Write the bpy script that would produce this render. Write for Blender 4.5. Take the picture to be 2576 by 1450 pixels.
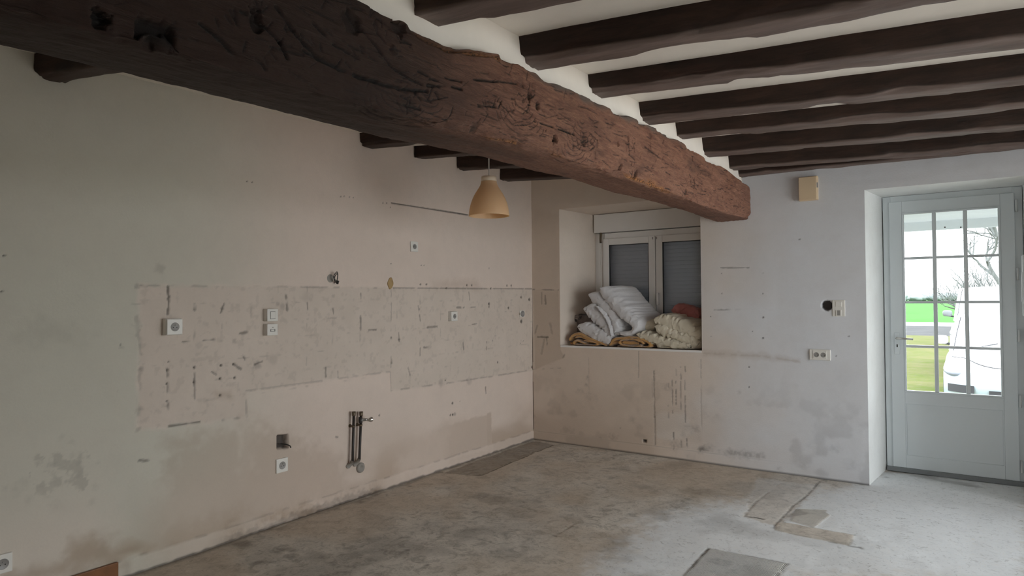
import bpy, bmesh, math, random
import numpy as np
from mathutils import Matrix, Vector
for o in list(bpy.data.objects): bpy.data.objects.remove(o, do_unlink=True)
scene = bpy.context.scene
COL = scene.collection
PI = math.pi
# ------------------------------------------------------------------ camera
F_PX, YAW, PITCH, ROLL = 1631.54, 0.601104, 0.017466, -0.007668
CAM = np.array([3.5217, -5.4925, 1.4])
fw = np.array([-math.sin(YAW)*math.cos(PITCH), math.cos(YAW)*math.cos(PITCH), math.sin(PITCH)])
rt = np.cross(fw, [0, 0, 1]); rt /= np.linalg.norm(rt); up = np.cross(rt, fw)
rt, up = math.cos(ROLL)*rt+math.sin(ROLL)*up, -math.sin(ROLL)*rt+math.cos(ROLL)*up
cd = bpy.data.cameras.new('camera'); cam = bpy.data.objects.new('camera', cd); COL.objects.link(cam)
cd.sensor_fit = 'HORIZONTAL'; cd.sensor_width = 36.0; cd.lens = F_PX/2576*36.0; cd.clip_end = 900; cd.clip_start = 0.05
cam.matrix_world = Matrix(((rt[0], up[0], -fw[0], CAM[0]), (rt[1], up[1], -fw[1], CAM[1]), (rt[2], up[2], -fw[2], CAM[2]), (0, 0, 0, 1)))
scene.camera = cam
# ------------------------------------------------------------------ world, exposure
SKY = 5.0
w = bpy.data.worlds.new('overcast_sky'); scene.world = w; w.use_nodes = True
bg = w.node_tree.nodes['Background']; bg.inputs[0].default_value = (0.93, 0.97, 1.02, 1); bg.inputs[1].default_value = SKY
scene.view_settings.view_transform = 'Standard'; scene.view_settings.look = 'None'
scene.view_settings.gamma = 1.0; scene.view_settings.use_curve_mapping = False
scene.view_settings.exposure = 0.50
def portal(name, loc, rot, sx, sy):
    l = bpy.data.lights.new(name, 'AREA'); l.shape = 'RECTANGLE'; l.size = sx; l.size_y = sy
    l.cycles.is_portal = True
    o = bpy.data.objects.new(name, l); COL.objects.link(o); o.location = loc; o.rotation_euler = rot
    return o
XR, YB = 5.3, -7.0            # right wall, rear wall
WIN2 = (-3.7, -0.45, 0.02, 2.28)  # glazed bay in the right wall: y0 y1 z0 z1
portal('door_daylight', (3.48, 0.70, 1.2), (-PI/2, 0, 0), 0.9, 2.1)
FILL_WIN = (4.35, 5.1, 0.02, 2.2)     # added unseen opening in the rear wall for fill light: x0 x1 z0 z1
portal('rear_fill_portal', ((FILL_WIN[0]+FILL_WIN[1])/2, YB-.30, 1.1), (PI/2, 0, 0), FILL_WIN[1]-FILL_WIN[0], 2.2)
portal('bay_daylight', (XR+0.42, (WIN2[0]+WIN2[1])/2, 1.1), (0, PI/2, 0), 2.2, WIN2[1]-WIN2[0])

# ------------------------------------------------------------------ helpers
def ray(px, py): return fw+rt*(px-1288)/F_PX-up*(py-725)/F_PX
def on(px, py, axis, val):
    d = ray(px, py); return CAM+d*((val-CAM[axis])/d[axis])
def at(px, py, depth): return CAM+ray(px, py)*depth
def L(px, py): q = on(px, py, 0, 0.0); return (q[1], q[2])
def B(px, py): q = on(px, py, 1, 0.0); return (q[0], q[2])
def G(px, py): q = on(px, py, 2, 0.0); return (q[0], q[1])
rng = np.random.default_rng(7); random.seed(7)
T2 = rng.random((256, 256)); T3 = rng.random((64, 64, 64))
def vn2(u, v, s=0):
    u = u+s*17.31; v = v+s*9.77
    iu = np.floor(u).astype(int); iv = np.floor(v).astype(int); a = u-iu; b = v-iv
    a = a*a*(3-2*a); b = b*b*(3-2*b); i0 = iu & 255; i1 = (iu+1) & 255; j0 = iv & 255; j1 = (iv+1) & 255
    return (T2[i0, j0]*(1-a)+T2[i1, j0]*a)*(1-b)+(T2[i0, j1]*(1-a)+T2[i1, j1]*a)*b
def fb2(u, v, s=0, o=4):
    t = 0; amp = .5; n = 0
    for k in range(o): t = t+amp*vn2(u*2**k, v*2**k, s+k); n += amp; amp *= .5
    return t/n
def vn3(x, y, z, s=0):
    x = x+s*7.3; y = y+s*3.1; z = z+s*5.7
    ix = np.floor(x).astype(int); iy = np.floor(y).astype(int); iz = np.floor(z).astype(int)
    a = x-ix; b = y-iy; c = z-iz; a = a*a*(3-2*a); b = b*b*(3-2*b); c = c*c*(3-2*c)
    r = 0
    for dx, wa in ((0, 1-a), (1, a)):
        for dy, wb in ((0, 1-b), (1, b)):
            for dz, wc in ((0, 1-c), (1, c)):
                r = r+T3[(ix+dx) & 63, (iy+dy) & 63, (iz+dz) & 63]*wa*wb*wc
    return r
def fb3(x, y, z, s=0, o=3):
    t = 0; amp = .5; n = 0
    for k in range(o): t = t+amp*vn3(x*2**k, y*2**k, z*2**k, s+k); n += amp; amp *= .5
    return t/n
def smooth(e0, e1, x):
    t = np.clip((x-e0)/(e1-e0), 0, 1); return t*t*(3-2*t)
def link(o, parent=None):
    COL.objects.link(o)
    if parent is not None: o.parent = parent
    return o
def mesh_obj(name, V, Fq, mat, parent=None, tris=None, attr=None, shade=True):
    V = np.asarray(V, dtype=np.float32).reshape(-1, 3)
    me = bpy.data.meshes.new(name)
    Fq = np.asarray(Fq, dtype=np.int32).reshape(-1, 4) if Fq is not None and len(Fq) else np.zeros((0, 4), np.int32)
    Ft = np.asarray(tris, dtype=np.int32).reshape(-1, 3) if tris is not None and len(tris) else np.zeros((0, 3), np.int32)
    me.vertices.add(len(V)); me.vertices.foreach_set('co', V.ravel())
    nl = Fq.size+Ft.size; me.loops.add(nl)
    me.loops.foreach_set('vertex_index', np.concatenate([Fq.ravel(), Ft.ravel()]))
    me.polygons.add(len(Fq)+len(Ft))
    me.polygons.foreach_set('loop_start', np.concatenate([np.arange(len(Fq))*4, Fq.size+np.arange(len(Ft))*3]).astype(np.int32))
    me.update(calc_edges=True); me.validate()
    if shade: me.polygons.foreach_set('use_smooth', np.ones(len(me.polygons), dtype=bool))
    if attr is not None:
        a = me.color_attributes.new('wear_and_light', 'FLOAT_COLOR', 'POINT'); a.data.foreach_set('color', np.asarray(attr, np.float32).ravel())
    o = bpy.data.objects.new(name, me); me.materials.append(mat)
    return link(o, parent)
def grid_faces(nu, nv, mask=None, wrap=False, off=0):
    i = np.arange(nu-1)[:, None]; j = np.arange(nv if wrap else nv-1)[None, :]
    j2 = (j+1) % nv
    f = np.stack([i*nv+j+0*i, (i+1)*nv+j, (i+1)*nv+j2, i*nv+j2+0*i], -1)
    if mask is not None: f = f[mask]
    return f.reshape(-1, 4)+off
def bm_obj(name, bm, mat, parent=None, smooth_=False):
    bmesh.ops.recalc_face_normals(bm, faces=bm.faces)
    me = bpy.data.meshes.new(name); bm.to_mesh(me); bm.free()
    if smooth_: me.polygons.foreach_set('use_smooth', np.ones(len(me.polygons), dtype=bool))
    me.materials.append(mat); return link(bpy.data.objects.new(name, me), parent)
def add_box(bm, a, b, bev=0.0, seg=2):
    a = Vector([min(a[i], b[i]) for i in range(3)] ); b2 = Vector([max(a[i], b[i]) for i in range(3)])
    r = bmesh.ops.create_cube(bm, size=1); vs = r['verts']
    for v in vs: v.co = Vector([(a[i]+b2[i])/2+v.co[i]*(b2[i]-a[i]) for i in range(3)])
    if bev: bmesh.ops.bevel(bm, geom=list({e for v in vs for e in v.link_edges}), offset=bev, segments=seg, profile=.5, affect='EDGES')
def box(name, a, b, mat, parent=None, bev=0.0):
    lo = [min(a[i], b[i]) for i in range(3)]; hi = [max(a[i], b[i]) for i in range(3)]
    bm = bmesh.new(); add_box(bm, lo, hi, bev); return bm_obj(name, bm, mat, parent)
def tube_data(pts, r, n=10, cap=True):
    P = np.asarray(pts, float); m = len(P); r = np.broadcast_to(np.asarray(r, float), (m,))
    T = np.gradient(P, axis=0); T /= np.linalg.norm(T, axis=1)[:, None]+1e-9
    ref = np.array([0, 0, 1.]) if abs(T[0, 2]) < .9 else np.array([1., 0, 0])
    V = []
    nrm = np.cross(T[0], ref); nrm /= np.linalg.norm(nrm)
    for k in range(m):
        nrm = nrm-T[k]*(nrm@T[k]); nrm /= np.linalg.norm(nrm)+1e-9; b = np.cross(T[k], nrm)
        for q in range(n):
            a = 2*PI*q/n; V.append(P[k]+r[k]*(math.cos(a)*nrm+math.sin(a)*b))
    Fq = grid_faces(m, n, wrap=True); tris = []
    if cap:
        V += [P[0], P[-1]]; c0 = m*n; c1 = c0+1
        for q in range(n): tris += [(c0, (q+1) % n, q), (c1, (m-1)*n+q, (m-1)*n+(q+1) % n)]
    return np.array(V), Fq, np.array(tris, int).reshape(-1, 3)
def join(parts):
    V = []; Q = []; T = []; off = 0
    for v, q, t in parts:
        V.append(v); Q.append(np.asarray(q, int).reshape(-1, 4)+off); T.append(np.asarray(t, int).reshape(-1, 3)+off); off += len(v)
    return np.concatenate(V), np.concatenate(Q), np.concatenate(T)
def tube(name, pts, r, mat, parent=None, n=10):
    v, q, t = tube_data(pts, r, n); return mesh_obj(name, v, q, mat, parent, tris=t)
def frame_of(axis):   # local (a right, b up, c out of wall) -> world
    if axis == 'L': return lambda y, z: (lambda a, b, c: (c, y+a, z+b))
    return lambda x, z: (lambda a, b, c: (x+a, -c, z+b))
def lathe(name, prof, f, mat, parent=None, n=28):   # prof: (radius, out); f(a,b,c)
    V = []; m = len(prof)
    for r, c in prof:
        for q in range(n): V.append(f(r*math.cos(2*PI*q/n), r*math.sin(2*PI*q/n), c))
    return mesh_obj(name, V, grid_faces(m, n, wrap=True), mat, parent)
def tag(o, label=None, cat=None, group=None, kind=None):
    if label: o['label'] = label
    if cat: o['category'] = cat
    if group: o['group'] = group
    if kind: o['kind'] = kind
    return o
def thing(name, loc, label, cat, group=None):
    o = bpy.data.objects.new(name, None); COL.objects.link(o); o.location = loc; o.empty_display_size = .05
    return tag(o, label, cat, group)
def adopt(root):     # children were built in world space: keep them there
    bpy.context.view_layer.update()
    for c in root.children: c.matrix_parent_inverse = root.matrix_world.inverted()
    return root
# ------------------------------------------------------------------ materials
def nt(name):
    m = bpy.data.materials.new(name); m.use_nodes = True; t = m.node_tree; b = t.nodes['Principled BSDF']; return m, t, b
def N(t, typ, **kw):
    n = t.nodes.new(typ)
    for k, v in kw.items():
        if hasattr(n, k): setattr(n, k, v)
        else: n.inputs[k.replace('_', ' ')].default_value = v
    return n
def mixc(t, fac, a, b, mode='MIX'):
    n = t.nodes.new('ShaderNodeMix'); n.data_type = 'RGBA'; n.blend_type = mode
    for s, v in ((n.inputs[0], fac), (n.inputs[6], a), (n.inputs[7], b)):
        if hasattr(v, 'is_output') or isinstance(v, bpy.types.NodeSocket): t.links.new(v, s)
        else: s.default_value = v if not isinstance(v, tuple) else (*v, 1)[:4]
    return n.outputs[2]
def ramp(t, fac, lo, hi, a=0.0, b=1.0):
    n = t.nodes.new('ShaderNodeMapRange'); n.inputs[1].default_value = lo; n.inputs[2].default_value = hi
    n.inputs[3].default_value = a; n.inputs[4].default_value = b; t.links.new(fac, n.inputs[0]); return n.outputs[0]
def noise(t, scale, detail=4, rough=.55, vec=None, dist=0.0):
    n = t.nodes.new('ShaderNodeTexNoise'); n.inputs['Scale'].default_value = scale; n.inputs['Detail'].default_value = detail
    n.inputs['Roughness'].default_value = rough; n.inputs['Distortion'].default_value = dist
    if vec is not None: t.links.new(vec, n.inputs['Vector'])
    return n.outputs[0]
def coords(t, scale=(1, 1, 1), typ='Object'):
    tc = t.nodes.new('ShaderNodeTexCoord'); mp = t.nodes.new('ShaderNodeMapping'); mp.inputs['Scale'].default_value = scale
    t.links.new(tc.outputs[typ], mp.inputs[0]); return mp.outputs[0]
def bump(t, b, h, strength=.3, dist=.002):
    n = t.nodes.new('ShaderNodeBump'); n.inputs['Strength'].default_value = strength; n.inputs['Distance'].default_value = dist
    t.links.new(h, n.inputs['Height']); t.links.new(n.outputs[0], b.inputs['Normal'])
def simple(name, col, rough=.6, var=.06, scale=30, metal=0.0, bmp=0.0, spec=.5):
    m, t, b = nt(name); v = coords(t); nz = noise(t, scale, 3, .6, v)
    dk = tuple(c*(1-var) for c in col); lt = tuple(min(1, c*(1+var)) for c in col)
    t.links.new(mixc(t, nz, dk, lt), b.inputs['Base Color']); b.inputs['Roughness'].default_value = rough
    b.inputs['Metallic'].default_value = metal; b.inputs['Specular IOR Level'].default_value = spec
    if bmp: bump(t, b, nz, bmp, .003)
    return m
def wear_light_split(t):
    a = t.nodes.new('ShaderNodeAttribute'); a.attribute_name = 'wear_and_light'; s = t.nodes.new('ShaderNodeSeparateColor')
    t.links.new(a.outputs['Color'], s.inputs[0]); return s.outputs[0], s.outputs[1], s.outputs[2], a.outputs['Alpha']
def plaster(name, base, glue, light, green, brown=(.30, .20, .12), dark=(.06, .05, .045)):
    m, t, b = nt(name); R, Gc, Bc, A = wear_light_split(t); v = coords(t)
    n1 = noise(t, 1.7, 5, .6, v); n2 = noise(t, 9, 5, .65, v); n3 = noise(t, 90, 3, .6, v)
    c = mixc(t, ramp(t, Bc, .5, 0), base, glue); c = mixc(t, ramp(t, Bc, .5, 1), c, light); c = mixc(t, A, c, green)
    c = mixc(t, ramp(t, n1, .35, .75, 0, .16), c, (.52, .45, .38)); c = mixc(t, ramp(t, n2, .45, .8, 0, .10), c, (.40, .34, .30))
    c = mixc(t, ramp(t, n3, .3, .8, 0, .06), c, (.35, .31, .28))
    c = mixc(t, Gc, c, brown); c = mixc(t, R, c, dark)
    t.links.new(c, b.inputs['Base Color']); b.inputs['Roughness'].default_value = .85; b.inputs['Specular IOR Level'].default_value = .25
    ad = N(t, 'ShaderNodeMath', operation='ADD'); t.links.new(n2, ad.inputs[0]); t.links.new(n3, ad.inputs[1]); bump(t, b, ad.outputs[0], .25, .004)
    return m
M = {}
M['wall_left'] = plaster('old_plaster_left', (.75, .62, .535), (.67, .55, .47), (.745, .63, .55), (.60, .575, .485))
M['wall_back'] = plaster('old_plaster_back', (.71, .585, .485), (.57, .455, .36), (.88, .885, .87), (.715, .73, .765))  # last two colours carry door glare: whitened reveals, bluish right side
M['white_plaster'] = simple('white_plaster', (.88, .80, .71), .9, .04, 14, bmp=.15, spec=.2)
M['upvc'] = simple('white_pvc', (.74, .76, .76), .35, .03, 3)
M['win_pvc'] = simple('greyed_window_pvc', (.80, .765, .735), .4, .03, 3)
M['door_white'] = simple('white_door_paint', (.80, .85, .87), .35, .03, 3)
M['plastic'] = simple('white_socket_plastic', (.78, .74, .68), .35, .03, 8)
M['plastic_grey'] = simple('grey_socket_insert', (.30, .28, .26), .4, .08, 8)
M['dark'] = simple('dark_void', (.02, .018, .016), .8, .2, 20)
M['beige'] = simple('aged_beige_plastic', (.72, .55, .36), .45, .04, 6)
M['metal'] = simple('brushed_metal', (.62, .61, .58), .25, .05, 20, metal=1)
M['chrome'] = simple('chrome', (.9, .9, .9), .08, .02, 20, metal=1)
M['black_pipe'] = simple('blackened_pipe', (.035, .028, .024), .5, .3, 25)
M['pipe_grey'] = simple('grey_pipe_sleeve', (.28, .25, .22), .7, .15, 25)
M['brass'] = simple('dirty_brass', (.16, .12, .08), .45, .2, 25, metal=.6)
M['slat'] = simple('grey_shutter_slat', (.80, .81, .87), .5, .05, 6)
M['pane_gasket'] = simple('black_gasket', (.02, .02, .022), .6, .1, 8)  # black seal strip around each window pane
M['cord'] = simple('white_cord', (.75, .72, .68), .5, .03, 8)
M['neck'] = simple('cream_neck_plastic', (.80, .64, .48), .4, .03, 8)
M['wire'] = simple('black_wire', (.04, .035, .03), .5, .2, 20)
M['foam'] = simple('tan_filler', (.42, .28, .13), .8, .25, 40, bmp=.4)
M['threshold'] = simple('dull_threshold', (.25, .26, .27), .5, .1, 12)
M['bb_wood'] = simple('varnished_oak_baseboard', (.22, .085, .025), .4, .35, 18)
def glass_mat(name, tint=(1, 1, 1), refl=1.0):
    m, t, b = nt(name); t.nodes.remove(b); tr = N(t, 'ShaderNodeBsdfTransparent'); tr.inputs[0].default_value = (*tint, 1)
    gl = N(t, 'ShaderNodeBsdfGlossy'); gl.inputs['Roughness'].default_value = .02; fr = N(t, 'ShaderNodeFresnel'); fr.inputs[0].default_value = 1.45
    mx = N(t, 'ShaderNodeMixShader'); mm = N(t, 'ShaderNodeMath', operation='MULTIPLY'); mm.inputs[1].default_value = refl
    t.links.new(fr.outputs[0], mm.inputs[0]); t.links.new(mm.outputs[0], mx.inputs[0]); t.links.new(tr.outputs[0], mx.inputs[1]); t.links.new(gl.outputs[0], mx.inputs[2])
    t.links.new(mx.outputs[0], t.nodes['Material Output'].inputs[0]); return m
M['glass'] = glass_mat('clear_glass', (.97, .985, .98)); M['glass_window'] = glass_mat('window_glass', (.93, .95, .97))
def wood_joist():
    m, t, b = nt('dark_stained_joist_wood'); v = coords(t, (1.3, 9, 9)); n1 = noise(t, 3, 6, .65, v, .6); n2 = noise(t, 22, 4, .6, v); v2 = coords(t); n3 = noise(t, 2.2, 3, .6, v2)
    c = mixc(t, ramp(t, n1, .3, .75), (.014, .008, .006), (.055, .027, .018)); c = mixc(t, ramp(t, n2, .5, .8, 0, .5), c, (.008, .005, .004))
    R, Gc, Bc, A = wear_light_split(t); c = mixc(t, Gc, c, mixc(t, n1, (.17, .115, .095), (.38, .29, .255)))
    t.links.new(c, b.inputs['Base Color']); b.inputs['Roughness'].default_value = .6; b.inputs['Specular IOR Level'].default_value = .3
    bump(t, b, n1, .5, .006); return m
M['joist'] = wood_joist()
def wood_beam():
    m, t, b = nt('old_oak_beam_wood'); R, Gc, Bc, A = wear_light_split(t)
    v = coords(t, (7, 1.0, 7)); n1 = noise(t, 4.5, 7, .62, v, 1.6); v2 = coords(t, (14, 1.6, 14)); n2 = noise(t, 9, 6, .65, v2, 2.2)
    v3 = coords(t); n3 = noise(t, 2.1, 4, .6, v3); n4 = noise(t, 60, 3, .6, v3)
    c = mixc(t, ramp(t, n1, .32, .68), (.16, .062, .038), (.41, .20, .125)); c = mixc(t, ramp(t, n2, .50, .72, 0, .7), c, (.07, .028, .018))
    c = mixc(t, ramp(t, n3, .35, .75, 0, .55), c, (.30, .150, .10)); c = mixc(t, ramp(t, n4, .55, .8, 0, .35), c, (.09, .04, .025))
    c = mixc(t, Gc, c, mixc(t, n4, (.26, .10, .035), (.66, .29, .10))); c = mixc(t, Bc, c, mixc(t, n2, (.10, .085, .075), (.19, .165, .145)))
    v6 = coords(t, (36, 3.0, 36)); n6 = noise(t, 9, 5, .6, v6, 1.2); c = mixc(t, ramp(t, n6, .50, .70, 0, .55), c, (.06, .024, .016))
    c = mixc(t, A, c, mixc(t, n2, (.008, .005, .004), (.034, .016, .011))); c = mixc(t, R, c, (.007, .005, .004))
    t.links.new(c, b.inputs['Base Color']); b.inputs['Roughness'].default_value = .62; b.inputs['Specular IOR Level'].default_value = .35
    ad = N(t, 'ShaderNodeMath', operation='ADD'); t.links.new(n1, ad.inputs[0]); t.links.new(n2, ad.inputs[1]); bump(t, b, ad.outputs[0], .6, .008); return m
M['beam'] = wood_beam()
def floor_mat():
    m, t, b = nt('bare_screed_floor'); R, Gc, Bc, A = wear_light_split(t); v = coords(t)
    n1 = noise(t, 2.2, 6, .62, v, .8); n2 = noise(t, 11, 6, .68, v, 1.0); n3 = noise(t, 70, 4, .6, v)
    c = mixc(t, ramp(t, n1, .35, .68), (.45, .41, .36), (.68, .62, .545)); c = mixc(t, ramp(t, n2, .42, .72, 0, .6), c, (.70, .64, .57))
    c = mixc(t, ramp(t, n2, .50, .30, 0, .75), c, (.22, .195, .165)); c = mixc(t, ramp(t, n3, .5, .8, 0, .35), c, (.22, .20, .175))
    c = mixc(t, Gc, c, mixc(t, n2, (.42, .325, .235), (.60, .485, .37)))
    c = mixc(t, Bc, c, mixc(t, n1, (.74, .76, .78), (.84, .86, .88))); 
    wv = t.nodes.new('ShaderNodeTexWave'); wv.inputs['Scale'].default_value = 52; wv.inputs['Distortion'].default_value = 1.2; wv.inputs['Detail'].default_value = 2
    rot = t.nodes.new('ShaderNodeMapping'); rot.inputs['Rotation'].default_value = (0, 0, .12); t.links.new(v, rot.inputs[0]); t.links.new(rot.outputs[0], wv.inputs[0])
    c = mixc(t, A, c, mixc(t, wv.outputs['Fac'], (.40, .38, .35), (.60, .575, .535)))
    n5 = noise(t, 26, 6, .7, v, 1.5); c = mixc(t, ramp(t, n5, .54, .70, 0, .5), c, (.20, .175, .15)); c = mixc(t, ramp(t, n5, .44, .30, 0, .45), c, (.72, .67, .60))
    c = mixc(t, R, c, (.07, .058, .047))
    t.links.new(c, b.inputs['Base Color']); t.links.new(ramp(t, n2, .3, .8, .55, .85), b.inputs['Roughness']); b.inputs['Specular IOR Level'].default_value = .35
    ma = N(t, 'ShaderNodeMath', operation='MULTIPLY'); t.links.new(wv.outputs['Fac'], ma.inputs[0]); t.links.new(A, ma.inputs[1])
    ad = N(t, 'ShaderNodeMath', operation='MULTIPLY_ADD'); t.links.new(n2, ad.inputs[0]); ad.inputs[1].default_value = .6; t.links.new(ma.outputs[0], ad.inputs[2])
    bump(t, b, ad.outputs[0], .5, .006); return m
M['floor'] = floor_mat()
# ------------------------------------------------------------------ height-field painter
class Field:
    def __init__(s, us, vs, base_b=.5):
        s.us, s.vs = np.asarray(us), np.asarray(vs); s.U, s.V = np.meshgrid(s.us, s.vs, indexing='ij')
        z = lambda v=0.0: np.full(s.U.shape, v)
        s.h, s.R, s.G, s.B, s.A = z(), z(), z(), z(base_b), z(); s.soft = .003
    def win(s, pts, pad):
        p = np.asarray(pts); a = np.searchsorted(s.us, p[:, 0].min()-pad); b = np.searchsorted(s.us, p[:, 0].max()+pad)
        c = np.searchsorted(s.vs, p[:, 1].min()-pad); d = np.searchsorted(s.vs, p[:, 1].max()+pad); return np.s_[a:b, c:d]
    def dist(s, w, pts, closed=False):
        U, V = s.U[w], s.V[w]; D = np.full(U.shape, 9.); P = list(pts)+([pts[0]] if closed else [])
        if len(P) == 1: P = P*2
        for (x0, y0), (x1, y1) in zip(P[:-1], P[1:]):
            dx, dy = x1-x0, y1-y0; t = np.clip(((U-x0)*dx+(V-y0)*dy)/(dx*dx+dy*dy+1e-12), 0, 1)
            D = np.minimum(D, np.hypot(U-x0-t*dx, V-y0-t*dy))
        return D
    def inside(s, w, pts):
        U, V = s.U[w], s.V[w]; r = np.zeros(U.shape, bool); n = len(pts)
        for k in range(n):
            (x0, y0), (x1, y1) = pts[k], pts[(k+1) % n]
            c = ((y0 > V) != (y1 > V)) & (U < (x1-x0)*(V-y0)/(y1-y0+1e-12)+x0); r ^= c
        return r
    def put(s, w, m, ch, val, h):
        if ch:
            a = getattr(s, ch); a[w] = a[w]*(1-m*abs(val[0]) if isinstance(val, tuple) else 1-m)+m*(val[0]*val[1] if isinstance(val, tuple) else val)
        if h: s.h[w] += m*h
    def stroke(s, pts, wd, ch='R', val=.8, h=-.002, rough=.5, seed=0, gaps=0.0):
        w = s.win(pts, wd*3+.01); D = s.dist(w, pts); U, V = s.U[w], s.V[w]
        wn = wd*(1-rough+2*rough*vn2(U*70, V*70, seed)); m = 1-smooth(wn*.5, wn*1.2+s.soft, D)
        if gaps: m = m*smooth(gaps, gaps+.25, vn2(U*22, V*22, seed+5))
        s.put(w, m, ch, (val, 1.0), h)
    def blob(s, c, r, ch='R', val=.8, h=0, rough=.5, soft=.5, seed=0, asp=1.0):
        w = s.win([c], r*2*max(1, asp)+.02); U, V = s.U[w], s.V[w]
        D = np.hypot((U-c[0])/asp, V-c[1])/r; D = D*(1-rough*.6+rough*1.2*fb2(U/r*1.7, V/r*1.7, seed, 4)); m = 1-smooth(1-soft, 1.0, D)
        if r > .022 and h == 0: m = m*(.35+.65*smooth(.3, .7, fb2(U*55, V*55, seed+2, 3)))
        s.put(w, m, ch, (val, 1.0), h)
    def poly(s, pts, ch='B', val=.2, h=0, soft=.01, rough=.01, seed=0, mod=0.0, ms=6, blend=1.0):
        w = s.win(pts, soft+rough+.02); ins = s.inside(w, pts); D = s.dist(w, pts, True); sd = np.where(ins, D, -D); U, V = s.U[w], s.V[w]
        sd = sd+(fb2(U*22, V*22, seed, 3)-.5)*2*rough; m = smooth(-soft, soft, sd)*blend
        if mod: m = m*smooth(.5-mod*.5, .5+mod*.5, fb2(U*ms, V*ms, seed+3, 4)) if mod > 0 else m
        a = getattr(s, ch); a[w] = a[w]*(1-m)+m*val
        if h: s.h[w] += m*h
    def attr(s): return np.stack([np.clip(s.R, 0, 1), np.clip(s.G, 0, 1), np.clip(s.B, 0, 1), np.clip(s.A, 0, 1)], -1).reshape(-1, 4)
def axis(*segs):
    out = []
    for a, b, st in segs:
        n = max(1, int(round(abs(b-a)/st))); out += list(np.linspace(a, b, n+1))
    return np.array(sorted(set(np.round(out, 5))))
def ceil_z(x, y): return 2.655-.05*np.minimum(x, 2.05)-.033*np.maximum(x-2.05, 0)+.022*y
ZT = 2.78
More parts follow.
